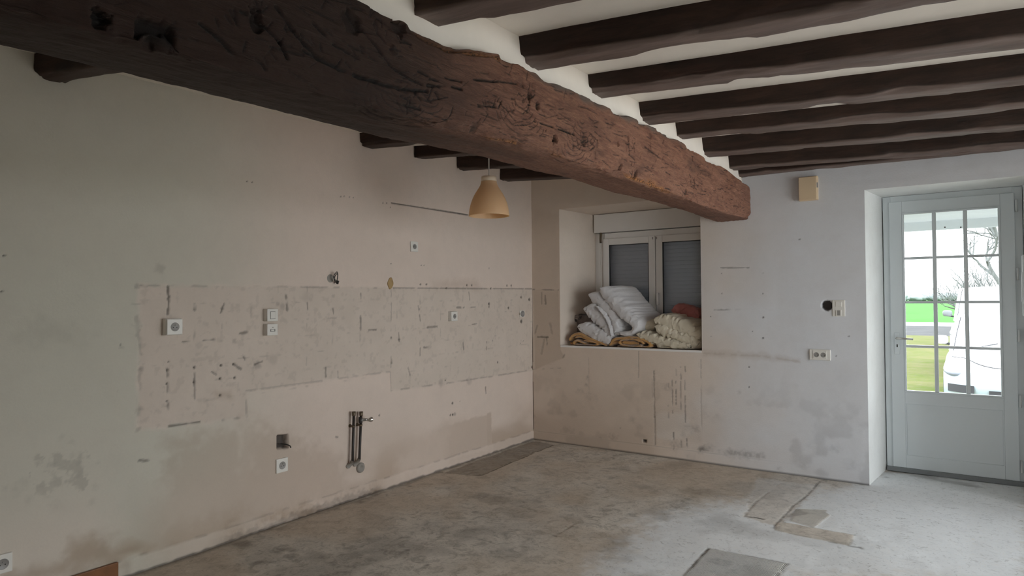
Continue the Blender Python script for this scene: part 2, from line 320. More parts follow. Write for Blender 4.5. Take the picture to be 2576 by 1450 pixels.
# ================================================================== LEFT WALL
def build_wall_left():
    f = Field(axis((YB, -4.75, .3), (-4.75, 0, .007)), axis((-.03, 2.6, .007), (2.6, ZT, .09)))
    U, V = f.U, f.V
    f.h += (fb2(U*1.6, V*1.6, 1, 4)-.5)*.014+(fb2(U*9, V*9, 2, 3)-.5)*.0022
    P = lambda *q: [L(*a) for a in q]
    # old tiled area (glue residue), recessed a little
    glue = P((352, 718), (600, 721), (1345, 727), (1346, 931), (1150, 961), (985, 984), (983, 935), (800, 958), (620, 984), (618, 1050), (400, 1078), (346, 1084))
    f.poly(glue, 'B', .12, -.003, .006, .008, 3)
    w = f.win(glue, 0); ins = f.inside(w, glue); U2, V2 = f.U[w], f.V[w]
    f.h[w] += ins*(fb2(U2*40, V2*40, 8, 3)-.5)*.0035; f.B[w] += ins*(fb2(U2*7, V2*7, 9, 4)-.45)*.5
    f.R[w] += ins*smooth(.63, .72, fb2(U2*30, V2*30, 10, 4))*.10
    # tile joint ghosts
    for k, px in enumerate((424, 490, 560, 633, 700, 773, 838, 908, 1000, 1058, 1110, 1165, 1205, 1245, 1286)):
        f.stroke(P((px, 722), (px-2, 920)), .0035, 'R', .22, -.001, .6, k, .62)
    for k, z in enumerate((1.39, 1.28, 1.17, 1.06, .95, .84)):
        f.stroke([(-3.9, z), (0, z+.004)], .0035, 'R', .22, -.001, .6, 30+k, .66)
    f.stroke(P((355, 719), (990, 725)), .005, 'R', .30, -.002, .5, 1, .42); f.stroke(P((990, 725), (1338, 727)), .004, 'R', .55, -.003, .3, 2, .12)
    f.stroke(P((1338, 931), (1240, 947), (1130, 964), (988, 983)), .005, 'R', .35, -.002, .5, 3, .35); f.stroke(P((983, 938), (985, 984)), .004, 'R', .3, -.002, .5, 4, .2)
    f.stroke(P((620, 984), (760, 965), (983, 935)), .005, 'R', .28, -.002, .5, 5, .3); f.stroke(P((619, 985), (620, 1049), (560, 1058)), .005, 'R', .3, -.002, .5, 6, .3)
    f.stroke(P((424, 1073), (503, 1062)), .004, 'R', .7, -.003, .3, 7, .1); f.stroke(P((343, 760), (352, 900), (347, 1080)), .012, 'R', .25, -.002, .8, 8, .4)
    f.stroke(P((424, 722), (426, 755), (423, 790)), .006, 'R', .7, -.004, .7, 9, .2); f.stroke(P((422, 905), (423, 1050)), .005, 'R', .5, -.003, .7, 10, .35)
    f.stroke(P((490, 765), (490, 1005)), .005, 'R', .5, -.003, .7, 11, .45); f.stroke(P((985, 730), (985, 925)), .004, 'R', .35, -.002, .7, 12, .3)
    for k, (a, b, c, d) in enumerate(((490, 766, 491, 780), (556, 788, 565, 765), (773, 762, 774, 778), (605, 840, 622, 836), (512, 857, 540, 854), (461, 861, 478, 859), (720, 745, 723, 780), (838, 776, 840, 790),
                                      (908, 738, 908, 752), (908, 795, 908, 830), (928, 831, 948, 830), (1028, 926, 1033, 945), (1068, 875, 1085, 873), (1058, 876, 1058, 895), (1053, 770, 1058, 808), (1150, 774, 1168, 774), (1180, 735, 1182, 755),
                                      (1182, 774, 1196, 773), (1166, 863, 1168, 880), (1225, 860, 1225, 880), (1004, 838, 1005, 860), (820, 925, 820, 948), (850, 935, 851, 950), (986, 905, 987, 915), (1075, 824, 1100, 822), (1188, 817, 1200, 815),
                                      (1310, 865, 1318, 858), (1222, 975, 1223, 990), (613, 898, 617, 905), (640, 918, 660, 910), (590, 918, 606, 929), (533, 936, 545, 943), (845, 1100, 850, 1101), (350, 1159, 372, 1160))):
        f.stroke(P((a, b), (c, d)), .004+.003*(k % 3 == 0), 'R', .55, -.003, .5, 40+k, .1)
    for k, (x, y, r, v) in enumerate(((404, 676, .035, .18), (838, 745, .02, .2), (647, 918, .035, .3), (985, 850, .012, .7), (1005, 855, .014, .6), (1056, 778, .014, .45), (560, 776, .018, .35), (1110, 965, .05, .25), (1180, 960, .05, .22), (552, 935, .05, -.0), (712, 770, .03, .25), (700, 765, .02, .25), (1240, 858, .012, .5),
                                      (1032, 782, .03, .0), (590, 858, .02, .25), (345, 720, .02, .3), (355, 930, .02, .25), (352, 1030, .02, .2), (688, 905, .05, .15), (770, 748, .05, .12), (1145, 1042, .02, .4))):
        if v: f.blob(L(x, y), r, 'R', v, -.001, .9, .7, k)
    # drill holes
    for k, (x, y, r) in enumerate(((621, 457, 3), (634, 459, 3), (858, 494, 2.5), (867, 494, 2.5), (880, 496, 2.5), (890, 497, 2.5), (964, 511, 2.5), (973, 511, 2.5), (983, 522, 2), (10, 644, 4), (4, 734, 4), (844, 598, 2), (422, 932, 4), (426, 910, 3), (421, 966, 4), (421, 1010, 4), (490, 925, 5), (489, 962, 4),
                                   (557, 920, 5), (589, 917, 5), (554, 953, 5), (591, 951, 5), (554, 995, 5), (984, 664, 2.5), (1060, 668, 2.5), (1067, 668, 2.5), (1058, 716, 4), (1073, 716, 4), (1124, 725, 4), (1175, 718, 4), (1187, 718, 4), (1235, 726, 4), (1275, 719, 4), (1286, 719, 4), (1231, 675, 2), (1231, 765, 6), (1231, 772, 4),
                                   (1254, 912, 4), (1122, 958, 3), (1139, 1015, 5), (1134, 1045, 4), (1140, 1044, 5), (955, 1046, 4), (1332, 754, 6), (1312, 748, 5), (1313, 809, 7), (1340, 924, 5), (1280, 775, 5), (1158, 1010, 2), (303, 868, 3))):
        d = np.linalg.norm(np.array([0, *L(x, y)])-CAM); f.blob(L(x, y), max(.0048, r*d/F_PX*.85), 'R', .88, -.008, .2, .6, k)
    # long thin slot running down to the lamp
    f.stroke(P((985, 511), (1080, 526), (1178, 541)), .0042, 'R', .9, -.004, .2, 3)
    # paint tones
    f.A[:] = (1-smooth(-3.75, -2.6, U))*(.45+.35*smooth(.25, .6, V))
    f.poly(P((0, 640), (330, 700), (345, 1090), (400, 1100), (395, 1450), (290, 1450), (280, 1100), (0, 1080)), 'A', .9, 0, .2, .08, 21)
    f.poly(glue, 'A', .2, 0, .02, .02, 22)
    f.poly(P((60, 800), (240, 835), (190, 870), (30, 850)), 'R', .10, 0, .06, .06, 23)
    f.poly(P((622, 986), (982, 938), (985, 985), (1330, 936), (1335, 1085), (1000, 1190), (900, 1200), (880, 1060), (625, 1100)), 'B', .56, .001, .03, .02, 24)
    f.poly(P((285, 1100), (395, 1100), (410, 1300), (400, 1420), (295, 1440)), 'B', .7, .001, .02, .02, 25)
    # damp, mould, brown seepage along the foot
    band = (1-smooth(.05, .55, V))*smooth(.35, .62, fb2(U*1.3, V*2.5, 31, 4))*smooth(-4.0, -3.6, U)
    f.G[:] = np.maximum(f.G, band*.50)
    band = (1-smooth(.08, .2, V+(fb2(U*5, V*5, 33, 3)-.5)*.15))*smooth(.4, .7, fb2(U*3, V*6, 34, 4)); f.G[:] = np.maximum(f.G, band*.7)
    f.poly(P((1235, 1040), (1238, 1130), (1100, 1165), (1100, 1080)), 'G', .30, 0, .012, .02, 35); f.poly(P((1100, 1080), (1130, 1060), (1120, 1180), (1000, 1200), (1000, 1150)), 'G', .2, 0, .08, .05, 36)
    f.poly(P((1225, 1040), (1236, 1038), (1238, 1130), (1226, 1132)), 'G', .36, 0, .006, .012, 37)
    f.poly(P((420, 1110), (610, 1095), (600, 1280), (420, 1320)), 'G', .28, 0, .07, .08, 38); f.poly(P((620, 1060), (860, 1150), (870, 1240), (620, 1320)), 'G', .30, 0, .09, .08, 39)
    f.poly(P((180, 1360), (280, 1350), (285, 1405), (150, 1440)), 'G', .55, 0, .05, .04, 40); f.poly(P((0, 1450), (120, 1430), (200, 1420), (200, 1450)), 'G', .5, 0, .05, .04, 41)
    f.poly(P((1090, 708), (1200, 705), (1210, 726), (1090, 725)), 'G', .22, 0, .05, .03, 42); f.poly(P((540, 985), (580, 985), (585, 1003), (545, 1003)), 'G', .3, 0, .03, .02, 43)
    ms = smooth(.50, .66, fb2(U*26, V*26, 44, 4))*smooth(.25, .5, fb2(U*5, V*5, 46, 3)); reg = np.zeros_like(U)
    ff = Field(f.us, f.vs, 0); ff.poly(P((0, 1080), (250, 1075), (280, 1120), (280, 1300), (0, 1330)), 'B', 1, 0, .12, .06, 45); f.R[:] = np.maximum(f.R, ff.B*ms*.22)
    for k, (x, y, r) in enumerate(((155, 1100, .02), (178, 1112, .018), (185, 1145, .025), (133, 1170, .022), (200, 1165, .02), (195, 1195, .03), (218, 1195, .014), (240, 1225, .03), (247, 1165, .015), (60, 1215, .045), (40, 1235, .04), (75, 1260, .03), (110, 1240, .015), (14, 1228, .015), (230, 1265, .03), (145, 1270, .04))):
        f.blob(L(x, y), r, 'R', .10, 0, 1.2, .95, k)
    f.B -= .26*(1-smooth(.62, .95, V+(fb2(U*1.5, V*1.5, 47, 3)-.5)*.3))*smooth(-3.6, -3.3, U)
    # plinth at the foot, broken away in the middle
    d0 = on(620, 1320, 0, 0)[1]; d1 = on(900, 1245, 0, 0)[1]
    edge = .083+(fb2(U*14, U*0, 51, 3)-.5)*.014+.05*np.exp(-((U-(d1+.05))/.12)**2)*0
    broken = smooth(d0-.3, d0, U)*(1-smooth(d1+.15, d1+.3, U)); pl = (1-smooth(edge-.006, edge+.006, V))*smooth(-3.88, -3.83, U)
    f.h += pl*(.010-.008*broken); f.h += broken*(1-smooth(.03, .11, V))*(fb2(U*45, V*45, 52, 4)-.6)*.02
    f.B = f.B*(1-pl*.7)+.62*pl*.7; f.G *= 1-.55*pl*(1-broken)
    f.R = np.maximum(f.R, (np.exp(-((V-edge)/.005)**2))*.28*smooth(.4, .6, vn2(U*16, V*0, 53)))
    f.R = np.maximum(f.R, broken*(1-smooth(.02, .05, V+(fb2(U*30, V*30, 54, 3)-.5)*.06))*.32)
    f.R = np.maximum(f.R, (1-smooth(.002, .014, V+(vn2(U*25, V*0, 55)-.5)*.012))*.75)
    # square back-box hole and round holes
    sq = P((697, 1097), (724, 1093), (725, 1128), (698, 1131)); f.poly(sq, 'R', .92, -.05, .003, .004, 61)
    X = f.h; pos = np.stack([X, f.U, f.V], -1); nu, nv = X.shape
    Q = grid_faces(nu, nv); V0 = pos.reshape(-1, 3)
    # close the back of the wall
    base = len(V0); extra = np.array([(-.35, YB, -.03), (-.35, 0.0, -.03), (-.35, 0.0, ZT), (-.35, YB, ZT)]); c = [0, (nu-1)*nv, nu*nv-1, nv-1]
    back = np.array([(base, base+1, base+2, base+3)]+[(c[k], base+k, base+(k+1) % 4, c[(k+1) % 4]) for k in range(4)])
    at_ = np.concatenate([f.attr(), np.tile([0, 0, .5, 0], (4, 1))])
    o = mesh_obj('wall_left', np.concatenate([V0, extra]), np.concatenate([Q, back]), M['wall_left'], attr=at_)
    tag(o, 'long stained off-white plaster wall with old tile glue band and sockets', 'wall', kind='structure')
build_wall_left()
# ================================================================== BACK WALL
NX0, NX1, NZ0, NZ1 = .322, 1.718, .947, 2.279      # window niche
DX0, DX1, DZ1 = 2.963, 3.955, 2.2                   # doorway
YO = .62
def build_wall_back():
    us = axis((0, NX0, .007), (NX0, NX1, .007), (NX1, DX0, .007), (DX0, DX1, .02), (DX1, XR, .12)); vs = axis((-.03, 0, .015), (0, NZ0, .007), (NZ0, DZ1, .007), (DZ1, NZ1, .007), (NZ1, 2.6, .008), (2.6, ZT, .09))
    f = Field(us, vs); U, V = f.U, f.V; P = lambda *q: [B(*a) for a in q]
    soft = smooth(0, .05, np.minimum.reduce([np.abs(U-NX0), np.abs(U-NX1), np.abs(V-NZ0), np.abs(V-NZ1), np.abs(U-DX0), np.abs(V-DZ1)]))
    f.h += (fb2(U*1.8+9, V*1.8, 1, 4)-.5)*.010*soft+(fb2(U*10, V*10, 2, 3)-.5)*.002*soft
    f.poly(P((1340, 730), (1404, 730), (1408, 880), (1420, 900), (1345, 930)), 'B', .15, -.002, .008, .006, 3)
    f.poly(P((1340, 520), (1404, 540), (1404, 730), (1340, 730)), 'B', .32, 0, .05, .02, 4)
    f.stroke(P((1340, 729), (1405, 730)), .004, 'R', .6, -.002, .4, 1, .2); f.stroke(P((1340, 930), (1420, 926)), .004, 'R', .3, -.002, .4, 2, .3)
    for k, (a, b, c, d, wd, v) in enumerate(((1362, 737, 1362, 765, .006, .3), (1371, 745, 1372, 765, .009, .5), (1345, 840, 1350, 820, .01, .3), (1352, 848, 1378, 849, .008, .6), (1374, 850, 1376, 870, .007, .5), (1368, 855, 1362, 890, .012, .25), (1383, 815, 1388, 840, .012, .25), (1420, 893, 1416, 900, .008, .3),
                                             (1813, 674, 1884, 674, .0035, .55), (1797, 780, 1880, 779, .0035, .55), (1606, 885, 1606, 950, .004, .35), (1645, 935, 1646, 1050, .007, .4), (1647, 1050, 1648, 1120, .006, .35), (1640, 955, 1640, 1000, .004, .2))):
        f.stroke(P((a, b), (c, d)), wd, 'R', v, -.002, .5, 10+k, .15)
    for k, (x, y0, y1, v) in enumerate(((1682, 965, 995, .4), (1681, 1020, 1052, .4), (1691, 958, 1040, .6), (1700, 960, 1035, .6), (1712, 925, 955, .55), (1712, 960, 1032, .5), (1723, 923, 935, .6), (1723, 958, 1065, .65), (1700, 930, 945, .3), (1694, 1088, 1130, .75), (1703, 1108, 1126, .6), (1713, 1108, 1126, .5), (1727, 1105, 1128, .6), (1763, 905, 1095, .3), (1758, 915, 925, .4), (1480, 900, 990, .15))):
        f.stroke(P((x, y0), (x+1, y1)), .0042, 'R', v*.8, -.0015, .8, 30+k, .22)
    for k, (x, y, r, v, a) in enumerate(((1765, 1132, .045, .6, 1.2), (1780, 1128, .05, .4, 1.6), (1840, 1140, .05, .4, 2.2), (1880, 1145, .055, .38, 2), (1915, 1148, .04, .3, 1.6), (1700, 1120, .06, .2, 2.5), (1540, 1100, .05, .28, 1.5), (1510, 1103, .03, .3, 1.3), (1430, 1085, .06, .2, 2), (1480, 950, .04, .3, 1), (1475, 970, .03, .3, 1), (1485, 1000, .08, .16, 1), (1590, 1055, .05, .2, 1), (1560, 1078, .012, .35, 1), (1745, 1080, .05, .25, 1.8), (1675, 975, .06, .2, 1.3), (1460, 985, .05, .2, 1.2), (1860, 988, .03, .18, 1), (2100, 1130, .05, .16, 1.2), (2140, 1170, .06, .14, 1.2), (1960, 1180, .04, .22, 1), (2020, 1170, .05, .18, 1.4), (2185, 745, .02, .1, 1), (1940, 1000, .12, .07, 1))):
        f.blob(B(x, y), r, 'R', v, 0, .9, .85, 50+k, a)
    for k, (x, y, r) in enumerate(((1919, 688, 2), (1919, 739, 2.5), (1919, 799, 3), (1919, 851, 3), (1893, 835, 1.8), (1884, 924, 3), (1884, 975, 2.5), (2011, 602, 2.5), (2103, 896, 2.5), (2135, 847, 2.5), (1815, 688, 2), (1816, 739, 2), (1788, 797, 2), (1789, 846, 2))):
        d = np.linalg.norm(np.array([B(x, y)[0], 0, B(x, y)[1]])-CAM); f.blob(B(x, y), max(.0048, r*d/F_PX*.8), 'R', .8, -.006, .2, .6, k)
    f.blob(B(2080.5, 769), .041, 'R', .95, -.05, .04, .12, 1)
    f.poly(P((1617, 1106), (1626, 1107), (1626, 1114), (1617, 1113)), 'R', .9, -.02, .003, .002, 2)
    f.poly(P((1770, 880), (1920, 888), (2010, 905), (2010, 914), (1770, 895)), 'G', .16, 0, .02, .02, 5); f.stroke(P((1770, 889), (1914, 896), (2012, 911)), .008, 'G', .2, 0, .6, 6, .3)
    f.poly(P((2030, 745), (2120, 750), (2120, 900), (2060, 930), (2010, 830)), 'B', .62, .0005, .05, .04, 7)
    f.poly(P((1650, 1040), (1720, 1040), (1750, 1090), (1690, 1110), (1650, 1100)), 'B', .6, .0005, .02, .02, 8)
    lowb = (1-smooth(.1, .85, V))*(1-smooth(1.1, 2.3, U))*smooth(.3, .65, fb2(U*2, V*2.5, 61, 4)); f.G[:] = np.maximum(f.G, lowb*.30)
    gen = smooth(.58, .75, fb2(U*6, V*6, 62, 4))*(1-smooth(.2, 1.0, V))*.16; f.R[:] = np.maximum(f.R, gen)
    edge = .085+(fb2(U*14, U*0, 63, 3)-.5)*.010; pl = 1-smooth(edge-.006, edge+.006, V); f.h += pl*.007*(1-smooth(DX0-.9, DX0-.5, U))
    f.R = np.maximum(f.R, np.exp(-((V-edge)/.004)**2)*.22*(1-smooth(2.0, 2.6, U))); f.R = np.maximum(f.R, (1-smooth(.002, .012, V))*.7)
    f.A[:] = smooth(1.2, 2.7, U+(fb2(U*2, V*2, 77, 3)-.5)*.8)*.9  # bluish door glare painted into the wall colour, growing to the right
    nu, nv = U.shape; um = (us[:-1]+us[1:])/2; vm = (vs[:-1]+vs[1:])/2
    hole = ((um[:, None] > NX0) & (um[:, None] < NX1) & (vm > NZ0) & (vm < NZ1)) | ((um[:, None] > DX0) & (um[:, None] < DX1) & (vm < DZ1))
    V0 = np.stack([U, -f.h, V], -1).reshape(-1, 3); Q = grid_faces(nu, nv, ~hole)
    ev = []; eq = []
    def quad(a, b, c, d, n=1):
        k = len(V0)+len(ev); ev.extend([a, b, c, d]); eq.append((k, k+1, k+2, k+3))
    x0i, x1i, z1i = .488, 1.742, 2.252     # inner ends of the splayed niche
    quad((NX0, 0, NZ0), (x0i, .46, NZ0), (x0i, .46, z1i), (NX0, 0, NZ1)); quad((NX1, 0, NZ0), (x1i, .46, NZ0), (x1i, .46, z1i), (NX1, 0, NZ1))
    quad((NX0, 0, NZ1), (NX1, 0, NZ1), (x1i, .46, z1i), (x0i, .46, z1i)); quad((NX0, 0, NZ0), (NX1, 0, NZ0), (x1i, .46, NZ0), (x0i, .46, NZ0))
    quad((x0i, .46, NZ0), (x0i, YO, NZ0), (x0i, YO, z1i), (x0i, .46, z1i)); quad((x1i, .46, NZ0), (x1i, YO, NZ0), (x1i, YO, z1i), (x1i, .46, z1i)); quad((x0i, .46, z1i), (x1i, .46, z1i), (x1i, YO, z1i), (x0i, YO, z1i)); quad((x0i, .46, NZ0), (x1i, .46, NZ0), (x1i, YO, NZ0), (x0i, YO, NZ0))
    dxi = 3.033; dxr = 3.932
    quad((DX0, 0, -.03), (dxi, YO, -.03), (dxi, YO, 2.21), (DX0, 0, DZ1)); quad((DX1, 0, -.03), (dxr, YO, -.03), (dxr, YO, 2.21), (DX1, 0, DZ1)); quad((DX0, 0, DZ1), (DX1, 0, DZ1), (dxr, YO, 2.21), (dxi, YO, 2.21))
    for a, b, c, d in ((-.35, x0i, -.03, ZT), (x0i, x1i, -.03, NZ0), (x0i, x1i, z1i, ZT), (x1i, dxi, -.03, ZT), (dxi, dxr, 2.21, ZT), (dxr, XR+.4, -.03, ZT)):
        quad((a, YO, c), (b, YO, c), (b, YO, d), (a, YO, d))
    quad((0, 0, ZT), (XR, 0, ZT), (XR, YO, ZT), (0, YO, ZT)); quad((-.35, 0, -.03), (-.35, YO, -.03), (-.35, YO, ZT), (-.35, 0, ZT))
    ea = np.tile([0, 0, .55, 0.], (len(ev), 1)); ea[32:44] = (0, 0, 1, 0)  # door reveals whitened: outdoor glare put into their colour
    at_ = np.concatenate([f.attr(), ea])
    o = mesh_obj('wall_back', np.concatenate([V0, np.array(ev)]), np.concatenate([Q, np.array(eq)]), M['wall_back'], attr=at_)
    bpy.context.view_layer.update()
    me = o.data; n0 = len(Q); sm = np.ones(len(me.polygons), bool); sm[n0:] = False; me.polygons.foreach_set('use_smooth', sm)
    tag(o, 'stained off-white plaster wall holding the window niche and the glazed door', 'wall', kind='structure')
build_wall_back()
# ---- the rest of the shell (behind and beside the camera)
def shell():
    y0, y1, z0, z1 = WIN2
    bm = bmesh.new()
    for a, b in (((XR, YB-.35, -.03), (XR+.45, y0, ZT)), ((XR, y1, -.03), (XR+.45, YO, ZT)), ((XR, y0, z1), (XR+.45, y1, ZT)), ((XR, y0, -.03), (XR+.45, y1, z0))): add_box(bm, a, b)
    tag(bm_obj('wall_right', bm, M['white_plaster']), 'plain plaster side wall with a wide glazed bay', 'wall', kind='structure')
    x0, x1, z0, z1 = FILL_WIN; bm = bmesh.new()
    for a, b in (((-.35, YB-.35, -.03), (x0, YB, ZT)), ((x1, YB-.35, -.03), (XR, YB, ZT)), ((x0, YB-.35, z1), (x1, YB, ZT)), ((x0, YB-.35, -.03), (x1, YB, z0))): add_box(bm, a, b)
    r = thing('rear_fill_window', ((x0+x1)/2, YB-.2, z0), 'added unseen white glazed opening in the rear wall, for fill light', 'window'); tag(r, kind='structure'); fr = bmesh.new(); xm = (x0+x1)/2
    add_box(fr, (x0, YB-.23, z0), (x1, YB-.17, z0+.07)); add_box(fr, (x0, YB-.23, z1-.07), (x1, YB-.17, z1))
    for xc in (x0+.035, xm, x1-.035): add_box(fr, (xc-.035, YB-.23, z0+.07), (xc+.035, YB-.17, z1-.07))
    bm_obj('window_frame', fr, M['upvc'], r)
    for a, b in ((x0+.07, xm-.035), (xm+.035, x1-.07)): box('pane', (a, YB-.205, z0+.07), (b, YB-.197, z1-.07), M['glass'], r)
    adopt(r); y0, y1, z0, z1 = WIN2
    tag(bm_obj('wall_rear', bm, M['white_plaster']), 'plain plaster rear wall of the room', 'wall', kind='structure')
    r = thing('window_2', (XR+.3, (y0+y1)/2, z0), 'wide white glazed patio window in the side wall', 'window'); tag(r, kind='structure')
    fr = bmesh.new()
    n = 3; wd = (y1-y0)/n
    add_box(fr, (XR+.27, y0, z0), (XR+.33, y1, z0+.07)); add_box(fr, (XR+.27, y0, z1-.07), (XR+.33, y1, z1))
    for k in range(n+1):
        yc = min(max(y0+k*wd, y0+.035), y1-.035); add_box(fr, (XR+.27, yc-.035, z0+.07), (XR+.33, yc+.035, z1-.07))
    bm_obj('window_frame', fr, M['upvc'], r)
    for k in range(n): box('pane', (XR+.295, y0+k*wd+.035, z0+.07), (XR+.303, y0+(k+1)*wd-.035, z1-.07), M['glass'], r)
    adopt(r)
    # ceiling slab
    xs = axis((-.3, 2.05, .2), (2.05, XR+.3, .2)); ys = axis((YB-.3, .55, .2)); X, Y = np.meshgrid(xs, ys, indexing='ij'); Z = ceil_z(X, Y)
    v1 = np.stack([X, Y, Z], -1).reshape(-1, 3); v2 = v1+[0, 0, .25]; q = grid_faces(*X.shape); nn = len(v1)
    nu, nv = X.shape; rim = []
    loop = [i*nv for i in range(nu)]+[(nu-1)*nv+j for j in range(1, nv)]+[i*nv+nv-1 for i in range(nu-2, -1, -1)]+[j for j in range(nv-2, 0, -1)]
    for a, b in zip(loop, loop[1:]+loop[:1]): rim.append((a, b, b+nn, a+nn))
    tag(mesh_obj('ceiling', np.concatenate([v1, v2]), np.concatenate([q, q+nn, rim]), M['white_plaster']), 'white plaster ceiling between the dark joists', 'ceiling', kind='structure')
shell()
# ================================================================== FLOOR
def build_floor():
    us = axis((-.3, 0, .1), (0, 4.1, .0085), (4.1, XR+.3, .1)); vs = axis((YB-.2, -4.1, .2), (-4.1, .62, .0085))
    f = Field(us, vs, 0.0); U, V = f.U, f.V; P = lambda *q: [G(*a) for a in q]
    f.h += (fb2(U*1.2, V*1.2, 1, 3)-.5)*.008+(fb2(U*8, V*8, 2, 4)-.5)*.006; f.h -= f.h.max()*0
    # brown glue film; to the right, paler skim plus door light painted in
    f.G[:] = smooth(.42, .62, fb2(U*1.1+3, V*1.1, 3, 5))*.55
    f.poly(P((1400, 1150), (1700, 1165), (1900, 1200), (1850, 1260), (1500, 1280), (1250, 1260)), 'G', .75, 0, .15, .1, 4, .8, 3)
    lim = P((2576, 1200), (2230, 1190), (2140, 1232), (2060, 1228), (1900, 1256), (1830, 1262), (1640, 1300), (1560, 1380), (1480, 1460), (2576, 1460))
    f.poly(lim, 'B', .78, 0, .18, .12, 5); 
    f.poly(P((2576, 1200), (2230, 1192), (2100, 1240), (2080, 1300), (2180, 1360), (2400, 1460), (2576, 1460)), 'B', .85, .0015, .05, .06, 6)
    # dark strip where the units stood, in the corner
    strip = P((1338, 1107), (1392, 1118), (1290, 1160), (1205, 1195), (1112, 1188))
    f.poly(strip, 'R', .42, -.006, .01, .015, 7); w = f.win(strip, 0); f.h[w] += f.inside(w, strip)*(fb2(f.U[w]*30, f.V[w]*30, 8, 4)-.5)*.012
    f.stroke(P((1392, 1119), (1290, 1161), (1206, 1196), (1110, 1187)), .009, 'R', .7, -.006, .6, 9, .1)
    # strips and ribbed adhesive
    s1 = P((1905, 1200), (2060, 1222), (1960, 1325), (1872, 1298)); f.poly(s1, 'B', .30, -.002, .012, .03, 10); f.stroke(P((2062, 1210), (2030, 1245), (1995, 1272), (1950, 1320)), .007, 'R', .55, -.003, .5, 11, .12); f.stroke(P((1975, 1205), (1900, 1262), (1872, 1298)), .006, 'R', .35, -.003, .6, 12, .3)
    s2 = P((1955, 1312), (2150, 1345), (2136, 1372), (1945, 1332)); f.poly(s2, 'B', .02, .003, .006, .012, 13); f.poly(s2, 'G', .25, 0, .01, .012, 13); f.stroke(s2+[s2[0]], .006, 'R', .4, -.002, .6, 14, .35)
    s3 = P((2000, 1280), (2078, 1283), (2085, 1297), (2050, 1328), (1990, 1312)); f.poly(s3, 'A', .55, .003, .008, .01, 15); f.poly(s3, 'B', .1, 0, .01, .01, 15)
    f.poly(P((1975, 1295), (2005, 1280), (2030, 1292), (2010, 1298), (1985, 1300)), 'R', .3, -.003, .006, .01, 16)
    f.stroke(P((1880, 1298), (1905, 1300), (1920, 1305)), .008, 'R', .75, -.003, .6, 17); f.stroke(P((2110, 1370), (2160, 1375), (2180, 1382)), .010, 'R', .6, -.003, .8, 18, .3)
    sq = P((1782, 1378), (1981, 1416), (1930, 1475), (1700, 1470)); f.poly(sq, 'A', 1.0, .004, .005, .010, 19); f.poly(sq, 'B', .05, 0, .006, .01, 19); f.stroke([sq[-1], sq[0], sq[1], sq[2]], .008, 'R', .6, -.003, .7, 20, .2)
    f.stroke(P((1850, 1385), (1842, 1420)), .02, 'A', 0, 0, .5, 21); f.blob(G(1810, 1414), .06, 'R', .35, 0, .6, .5, 22, 1.4)
    for k, (a, b, c, d) in enumerate(((1400, 1345, 1440, 1320), (1440, 1320, 1490, 1300), (1250, 1370, 1190, 1350), (1590, 1375, 1610, 1380), (1340, 1330, 1400, 1350), (1110, 1335, 1108, 1342))):
        f.stroke(P((a, b), (c, d)), .006, 'R', .3, -.003, .7, 23+k, .3)
    for k, (x, y, r, v, a) in enumerate(((645, 1415, .06, .6, 1), (610, 1368, .07, .5, 1.6), (1025, 1382, .035, .6, 1), (715, 1380, .06, .35, 1.2), (730, 1398, .05, .4, 1.3), (1195, 1287, .04, .45, 1), (1282, 1242, .03, .4, 1), (1075, 1420, .015, .7, 1), (1030, 1222, .03, .4, 1), (800, 1400, .1, .3, 1.5), (1100, 1330, .12, .2, 1.5), (1620, 1225, .1, .3, 1.4), (1560, 1180, .1, .2, 1.5), (1300, 1290, .15, .25, 1.3),
                                         (2330, 1200, .08, .35, 2.2), (2400, 1213, .09, .35, 2.5), (2230, 1200, .03, .4, 1), (2440, 1222, .05, .35, 2), (2200, 1235, .02, .3, 1), (900, 1260, .06, .4, 1.5), (840, 1278, .05, .4, 1.5), (700, 1325, .08, .3, 1.4), (2260, 1330, .06, .12, 1.4))):
        f.blob(G(x, y), r, 'R', v, -.002, .9, .8, 60+k, a)
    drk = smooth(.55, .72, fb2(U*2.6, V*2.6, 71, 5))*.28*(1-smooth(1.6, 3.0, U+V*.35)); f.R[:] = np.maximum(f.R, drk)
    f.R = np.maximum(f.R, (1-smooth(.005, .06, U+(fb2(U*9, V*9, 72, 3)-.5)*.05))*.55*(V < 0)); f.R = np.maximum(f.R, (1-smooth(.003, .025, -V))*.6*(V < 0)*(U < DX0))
    f.h[:, :] -= .004
    f.h = np.where((U < .02) | (U > 4.0), -.002, f.h); f.h = np.minimum(f.h, .004)
    V0 = np.stack([U, V, f.h], -1).reshape(-1, 3); nu, nv = U.shape
    base = len(V0); extra = np.array([(us[0], vs[0], -.25), (us[-1], vs[0], -.25), (us[-1], vs[-1], -.25), (us[0], vs[-1], -.25)]); c = [0, (nu-1)*nv, nu*nv-1, nv-1]
    back = np.array([(base, base+1, base+2, base+3)]+[(c[k], base+k, base+(k+1) % 4, c[(k+1) % 4]) for k in range(4)])
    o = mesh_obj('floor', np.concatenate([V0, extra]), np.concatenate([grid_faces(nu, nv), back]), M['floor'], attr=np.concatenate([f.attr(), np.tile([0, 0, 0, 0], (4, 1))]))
    tag(o, 'bare grey-brown concrete screed floor with adhesive patches', 'floor', kind='structure')
build_floor()
